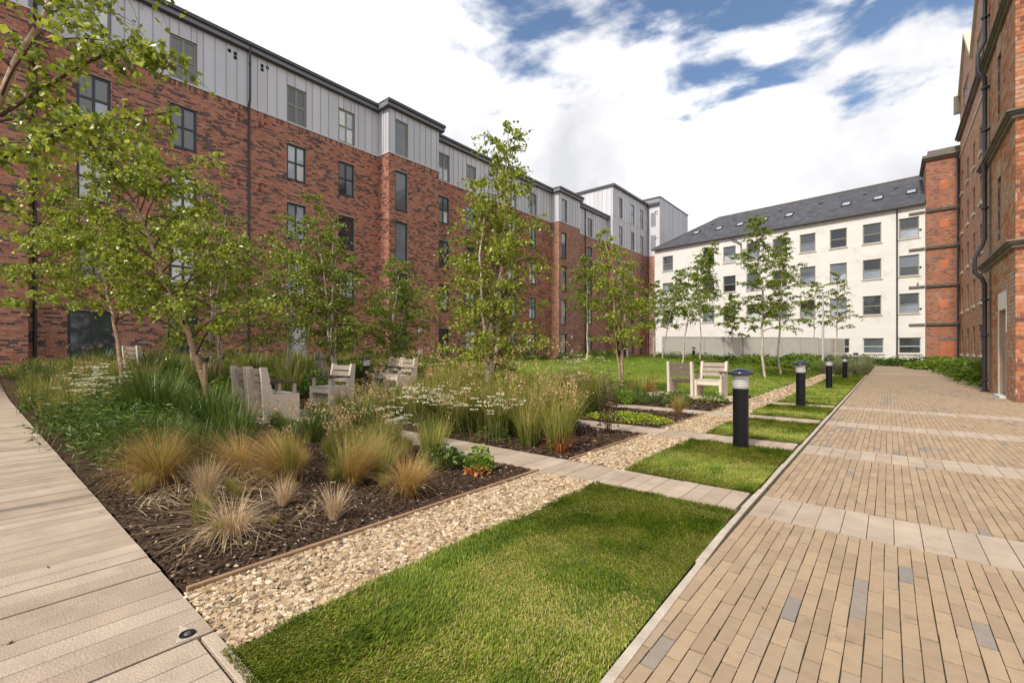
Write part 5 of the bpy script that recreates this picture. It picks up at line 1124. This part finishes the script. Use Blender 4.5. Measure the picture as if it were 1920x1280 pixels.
# upright tall grasses behind the first cross path
tg = 'tall upright grasses behind the first cross path'
def tallgrass(n, h, seed, r0=.14, heads=0, spread=.32, w=.006, mi=0):
    b = MB(); blades(b, n, (0, 0, 0), h, spread, w, .7, r0, 6, seed, mat_=mi)
    if heads:
        tips = blades(b, heads, (0, 0, 0), h * 1.15, spread * .9, .004, .35, r0, 4, seed + 3, mat_=2); r_ = np.random.default_rng(seed); P = np.repeat(tips, 14, 0) + r_.normal(0, .022, (len(tips) * 14, 3)); leaves(b, P, .022, None, seed, 1, aspect=.8)
    return b
TGm = [M['meadow'], M['seed'], M['stem']]; RGm = [M['reed'], M['seed'], M['stem']]
for i, (x, y, h, n, hd, mm, lb) in enumerate([(-4.0, 4.55, .72, 420, 14, TGm, 'tall green grass with beige seed heads behind first path, before central birch'), (-4.45, 4.9, .85, 450, 12, TGm, 'tall grass directly in front of the central birch stems'), (-3.6, 4.75, .75, 380, 10, TGm, 'upright grass right of the central birch'), (-2.95, 4.38, .62, 360, 8, TGm, 'grass clump with brown dried base nearest the edging'), (-3.35, 4.35, .55, 300, 16, TGm, 'short grass clump with beige seed heads at the path side'), (-4.75, 4.4, .6, 300, 6, TGm, 'green grass left of the tall central clumps'), (-5.6, 4.6, .7, 360, 12, TGm, 'grass clump with seed heads among the cream flowers'), (-6.4, 4.6, .62, 320, 16, TGm, 'grass clump with orange seed heads near the single armchair'), (-7.2, 4.7, .6, 320, 14, TGm, 'low seeding grass just right of the single armchair'), (-3.9, 5.6, .8, 380, 8, TGm, 'tall blond grass behind the seed-head clumps')]):
    plant('tall_grass', tallgrass(n, h, 80 + i, .12, hd, .34, .006), mm, lb, 'ornamental grass', (x, y), 0, tg)
b = MB(); blades(b, 160, (0, 0, 0), .28, .9, .007, 1.6, .06, 5, 95); plant('dry_grass', b, [M['rust']], 'brown dead leaves splayed at the foot of the edging-side clump', 'ornamental grass', (-2.88, 4.33), 0, tg)
# achillea: cream flat flower heads on stems
def achillea(ns, h, rad, seed, hd=.042):
    b = MB(); r_ = np.random.default_rng(seed); base = np.stack([r_.normal(0, rad, ns), r_.normal(0, rad * .6, ns), np.zeros(ns)], 1); tips = blades(b, ns, base, h, .22, .004, .2, 0, 3, seed, mat_=1)
    P = np.repeat(tips, 24, 0); n = len(P); a = r_.uniform(0, 6.28, n); q = np.sqrt(r_.random(n)) * hd; P = P + np.stack([np.cos(a) * q, np.sin(a) * q, r_.normal(0, .004, n)], 1); D = np.stack([np.cos(a), np.sin(a), np.zeros(n)], 1)
    leaves(b, P, .019, D, seed, 0, aspect=1.1, flat=True); lf = leafy(ns * 7, rad * 1.7, rad * 1.3, h * .7, .05, seed + 1, 0, .25)
    b.add(lf.V[0], np.vstack(lf.T), 2, np.concatenate(lf.TR)); return b
AM = [M['cream'], M['stem'], M['herb']]
for i, (x, y, ns, h, rd, lb) in enumerate([(-4.35, 3.15, 22, .34, .10, 'cream flower clump nearest the path edge'), (-4.75, 4.25, 46, .42, .22, 'large cluster of flat cream flowers beyond the first path'), (-5.4, 4.25, 40, .42, .2, 'cream flower cluster left of the large one'), (-3.85, 4.25, 26, .40, .14, 'small cream flower clump among tall grasses'), (-9.9, 1.35, 60, .62, .35, 'far left cream flower patch near the plank path'), (-8.9, 1.2, 40, .55, .25, 'cream flower patch behind the bamboo-like mound'), (-5.6, 6.0, 40, .95, .25, 'tall cream flowers just behind the central birch'), (-4.3, 6.9, 34, .7, .22, 'cream flowers right behind the central birch grasses')]):
    plant('yarrow', achillea(ns, h, rd, 110 + i), AM, lb, 'flowers', (x, y), 0, 'cream yarrow clumps')
def seedy(ns, h, rad, seed):
    b = MB(); r_ = np.random.default_rng(seed); base = np.stack([r_.normal(0, rad, ns), r_.normal(0, rad, ns), np.zeros(ns)], 1); tips = blades(b, ns, base, h, .35, .003, .5, 0, 4, seed, mat_=1)
    P = np.repeat(tips, 20, 0) + r_.normal(0, .03, (ns * 20, 3)); leaves(b, P, .02, None, seed, 0, aspect=.9); return b
SL = ['behind the leafy dark plant near the path', 'left of the leafy plant before the path', 'nearest the single armchair on our side of path', 'above the rusty-based feather grass', 'right of the single armchair beyond the path', 'at the foot of the single armchair', 'among brown-based grass by the edging', 'behind the silvery plant', 'in the central birch grasses', 'among flat cream flowers beyond path']
for i, (x, y, ns, h, rd) in enumerate([(-5.0, 3.0, 22, .38, .25), (-5.9, 3.0, 22, .35, .3), (-6.7, 2.95, 18, .3, .3), (-4.6, 2.55, 18, .35, .2), (-6.3, 4.4, 24, .42, .25), (-7.1, 4.45, 22, .4, .25), (-3.3, 4.7, 20, .55, .18), (-3.3, 5.2, 22, .6, .2), (-5.2, 4.9, 26, .75, .3), (-4.2, 4.3, 20, .5, .2)]):
    plant('seed_heads', seedy(ns, h, rd, 130 + i), [M['seed'], M['stem']], 'airy beige seed heads ' + SL[i], 'seed heads', (x, y), 0, 'airy beige seed heads by the first cross path')['kind'] = 'stuff'
# filler of the near bed between stipa and path
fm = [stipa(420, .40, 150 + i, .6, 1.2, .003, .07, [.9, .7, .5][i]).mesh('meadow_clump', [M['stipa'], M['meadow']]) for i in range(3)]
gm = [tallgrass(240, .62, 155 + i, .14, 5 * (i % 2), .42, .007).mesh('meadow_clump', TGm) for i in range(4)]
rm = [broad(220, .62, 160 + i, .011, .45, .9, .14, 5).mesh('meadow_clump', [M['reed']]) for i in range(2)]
hm = [leafy(520, .32, .32, .42, .06, 165 + i, 14, .6).mesh('shrub', [[M['herb'], M['stem']], [M['fern'], M['stem']]][i % 2]) for i in range(4)]
for m_l, d_ in ((fm, 'blond feathery clump'), (gm, 'green seeding grass clump'), (rm, 'dark strappy clump'), (hm, 'leafy shrub')):
    for k_, q_ in enumerate(m_l): q_['d'] = ('lighter ' if (d_ == 'leafy shrub' and k_ % 2) else '') + d_
def mass(n, region, meshes, name, label, cat, group, smin=.8, smax=1.25, seed=0, avoid=(), sep=.25):
    r_ = np.random.default_rng(seed); k = 0; tries = 0; pts = []
    while k < n and tries < n * 30:
        tries += 1; x0, x1, y0, y1 = region[r_.integers(len(region))] if len(region) > 1 else region[0]
        x, y = r_.uniform(x0, x1), r_.uniform(y0, y1)
        if any(a0 < x < a1 and b0 < y < b1 for (a0, a1, b0, b1) in avoid) or any((x - p) ** 2 + (y - q) ** 2 < sep ** 2 for p, q in pts): continue
        pts.append((x, y)); s = r_.uniform(smin, smax); kk = (.7694 * x + .6388 * y) / (-.6388 * x + .7694 * y); s *= .5 if (-.575 < kk < -.44 and y < 3.4) else (.55 if (-.50 < kk < -.20 and x > -10.3 and 3.4 < y < 7.1 and x < -5.4) else 1); o = inst(meshes[int(r_.integers(len(meshes)))], name, (x, y, ghf(x, y) - .01), r_.uniform(0, 6.28), None, (s, s, s * r_.uniform(.85, 1.15)))
        d_ = o.data.get('d'); tag(o, (d_ + WHERE[group]) if d_ and group in WHERE else label, cat, group + (', ' + d_ if d_ and group in WHERE else '')); k += 1
WHERE = {'grasses before the armchair pair': ' between feather grass and the armchair pair', 'meadow planting along the plank path': ' along the plank path towards the brick wall', 'meadow planting by the brick wall': ' between the armchairs and the brick wall', 'meadow planting behind joined armchairs': ' far behind the joined armchairs', 'meadow grasses behind second cross path': ' just behind the second cross path', 'meadow grasses before the large lawn': ' between central birch and the large lawn', 'grasses left of the central birch': ' around the central birch and single armchair', 'leafy shrubs before lawn-edge armchairs': ' just in front of the lawn-edge armchairs', 'shrubs along the brick building': ' along the foot of the brick building'}
CH = [(-10.3, -7.9, 2.7, 5.4), (-11.4, -9.6, 6.4, 7.9)]
mass(16, [(-5.3, -2.9, .85, 2.9)], fm, 'feather_grass', 'small loose blond tuft scattered in the open mulch', 'ornamental grass', 'small loose blond tufts in the mulch', .3, .55, 31, sep=.3)
mass(34, [(-5.9, -3.5, 2.1, 3.4)], fm + gm[:2], 'feather_grass', 'low green and blond grass filling the bed along the first cross path', 'ornamental grass', 'low feather grasses along the first cross path', .5, .82, 1, sep=.17)
mass(34, [(-7.9, -5.3, 1.0, 3.35)], fm[:2] + rm, 'bed_grass', 'mixed green grass before the armchair pair', 'ornamental grass', 'grasses before the armchair pair', .6, .95, 2, sep=.24)
mass(60, [(-21, -8, .8, 2.7)], gm + rm + hm[:2], 'meadow_clump', 'dense meadow clump along the plank path towards brick wall', 'plant', 'meadow planting along the plank path', .8, 1.15, 3, sep=.42)
mass(80, [(-21, -10.3, 2.7, 8)], gm + rm + hm, 'meadow_clump', 'dense meadow clump between armchairs and brick wall', 'plant', 'meadow planting by the brick wall', .95, 1.4, 4, CH, sep=.5)
mass(60, [(-21, -10.3, 8, 14)], gm + hm, 'meadow_clump', 'tall airy meadow clump behind the joined armchairs', 'plant', 'meadow planting behind joined armchairs', .9, 1.35, 5, CH, sep=.55)
mass(46, [(-9.5, -4.2, 6.65, 8.5)], gm + fm, 'meadow_clump', 'blond and green meadow grass behind the second cross path', 'ornamental grass', 'meadow grasses behind second cross path', .95, 1.3, 6, CH, sep=.34)
mass(50, [(-9.5, -4.5, 8.5, 12.6)], gm + fm + hm[:2], 'meadow_clump', 'meadow grass between central birch and the lawn', 'ornamental grass', 'meadow grasses before the large lawn', .8, 1.2, 7, [(-6.4, -2.9, 11.0, 12.7), *CH], sep=.38)
mass(34, [(-8.2, -4.9, 4.2, 6.0), (-4.9, -3.4, 4.8, 5.9)], gm, 'meadow_clump', 'dense grass between the single armchair and central birch', 'ornamental grass', 'grasses left of the central birch', .85, 1.25, 8, CH, sep=.26)
mass(10, [(-4.6, -3.3, 9.2, 10.2)], hm, 'shrub', 'low leafy shrub before the lawn-edge armchairs', 'shrub', 'leafy shrubs before lawn-edge armchairs', .5, .8, 9, sep=.3)
mass(60, [(-22.1, -20.6, 12.5, 42)], hm, 'shrub', 'low shrub along the foot of brick building', 'shrub', 'shrubs along the brick building', 1.0, 1.5, 10, sep=.45)
hm2 = [leafy(420, .6, .6, .55, .13, 170 + i, 8, .6).mesh('shrub', [[M['fern'], M['stem']], [M['fern'], M['stem']], [M['herb'], M['stem']]][i % 3]) for i in range(3)]
mass(110, [(-14, -1.6, 31.6, 38), (-6, -1.3, 38, 44)], hm2, 'shrub', 'leafy ground cover shrub between large lawn and panel fence', 'shrub', 'ground cover shrubs before the panel fence', .8, 1.3, 11, sep=.6)
mass(22, [(-2.5, -1.0, 26.6, 36)], [(lambda b: b.mesh('lavender', [M['lavender']]))((lambda b: (blades(b, 500, (0, 0, 0), .75, .5, .014, .5, .25, 3, 181), b)[1])(MB()))], 'lavender', 'bushy lavender clump round the far bollards at the pavement edge', 'shrub', 'lavender round the far bollards', .8, 1.1, 12, sep=.5)
mass(26, [(-6.5, 1.9, 45.2, 46.4)], hm2[2:], 'shrub', 'dark green shrub along foot of the white wall', 'shrub', 'shrubs along the white wall', 1.0, 1.4, 13, sep=.5)
# fern-like shrubs along the right building
ferns = []
for i in range(3):
    b = MB(); r_ = np.random.default_rng(190 + i); n = 44; az = r_.uniform(0, 6.28, n)
    for k in range(n):
        el = r_.uniform(.35, 1.3); P = []; L_ = r_.uniform(.5, .8); p = np.zeros(3); d = el
        for q in range(9): P.append(p.copy()); p = p + L_ / 9 * np.array([math.cos(az[k]) * math.cos(d), math.sin(az[k]) * math.cos(d), math.sin(d)]); d -= .16
        P = np.array(P); sdv = np.array([-math.sin(az[k]), math.cos(az[k]), 0]); PP = np.repeat(P[1:], 2, 0); sg = np.tile([1, -1], 8)[:, None]
        leaves(b, PP, .16 * np.repeat(np.sin(np.linspace(.5, 2.9, 8)), 2) + .03, sg * sdv + np.array([math.cos(az[k]), math.sin(az[k]), 0]) * .5 + np.array([0, 0, -.15]), 190 + k, 0, aspect=.35, flat=True)
    ferns.append(b.mesh('fern', [M['fern']]))
mass(64, [(2.75, 3.95, 20.4, 45.8), (2.45, 3.9, 24, 46)], ferns, 'fern', 'bright green arching fern in the bed beside the old brick wall', 'fern', 'ferns beside the old brick building', 1.35, 1.9, 14, sep=.45)
mass(10, [(1.2, 2.3, 38, 46)], ferns, 'fern', 'bright green fern at foot of the brick tower', 'fern', 'ferns at the brick tower', 1.0, 1.3, 15, sep=.6)
# moss and weeds in the kerb gap, odd leaves
scatter_rocks('fallen_leaves', -8, -2, -.4, .64, 14, .010, M['twig'], 200, flat=.2, zoff=.004, aspect=3.5)

b = MB(); r_ = np.random.default_rng(301)
for k in range(26):
    y = r_.uniform(1.2, 9); x = -.765 + PW * int(r_.uniform(0, 30)) if r_.random() < .6 else -.778
    blades(b, 9, (x, y, -.006), .028, .8, .003, 1.2, .012, 2, 400 + k, v=.4)
tag(b.build('joint_weeds', M['blade'], kind='stuff'), 'tiny grass weeds growing in the paving joints', 'weeds', kind='stuff')
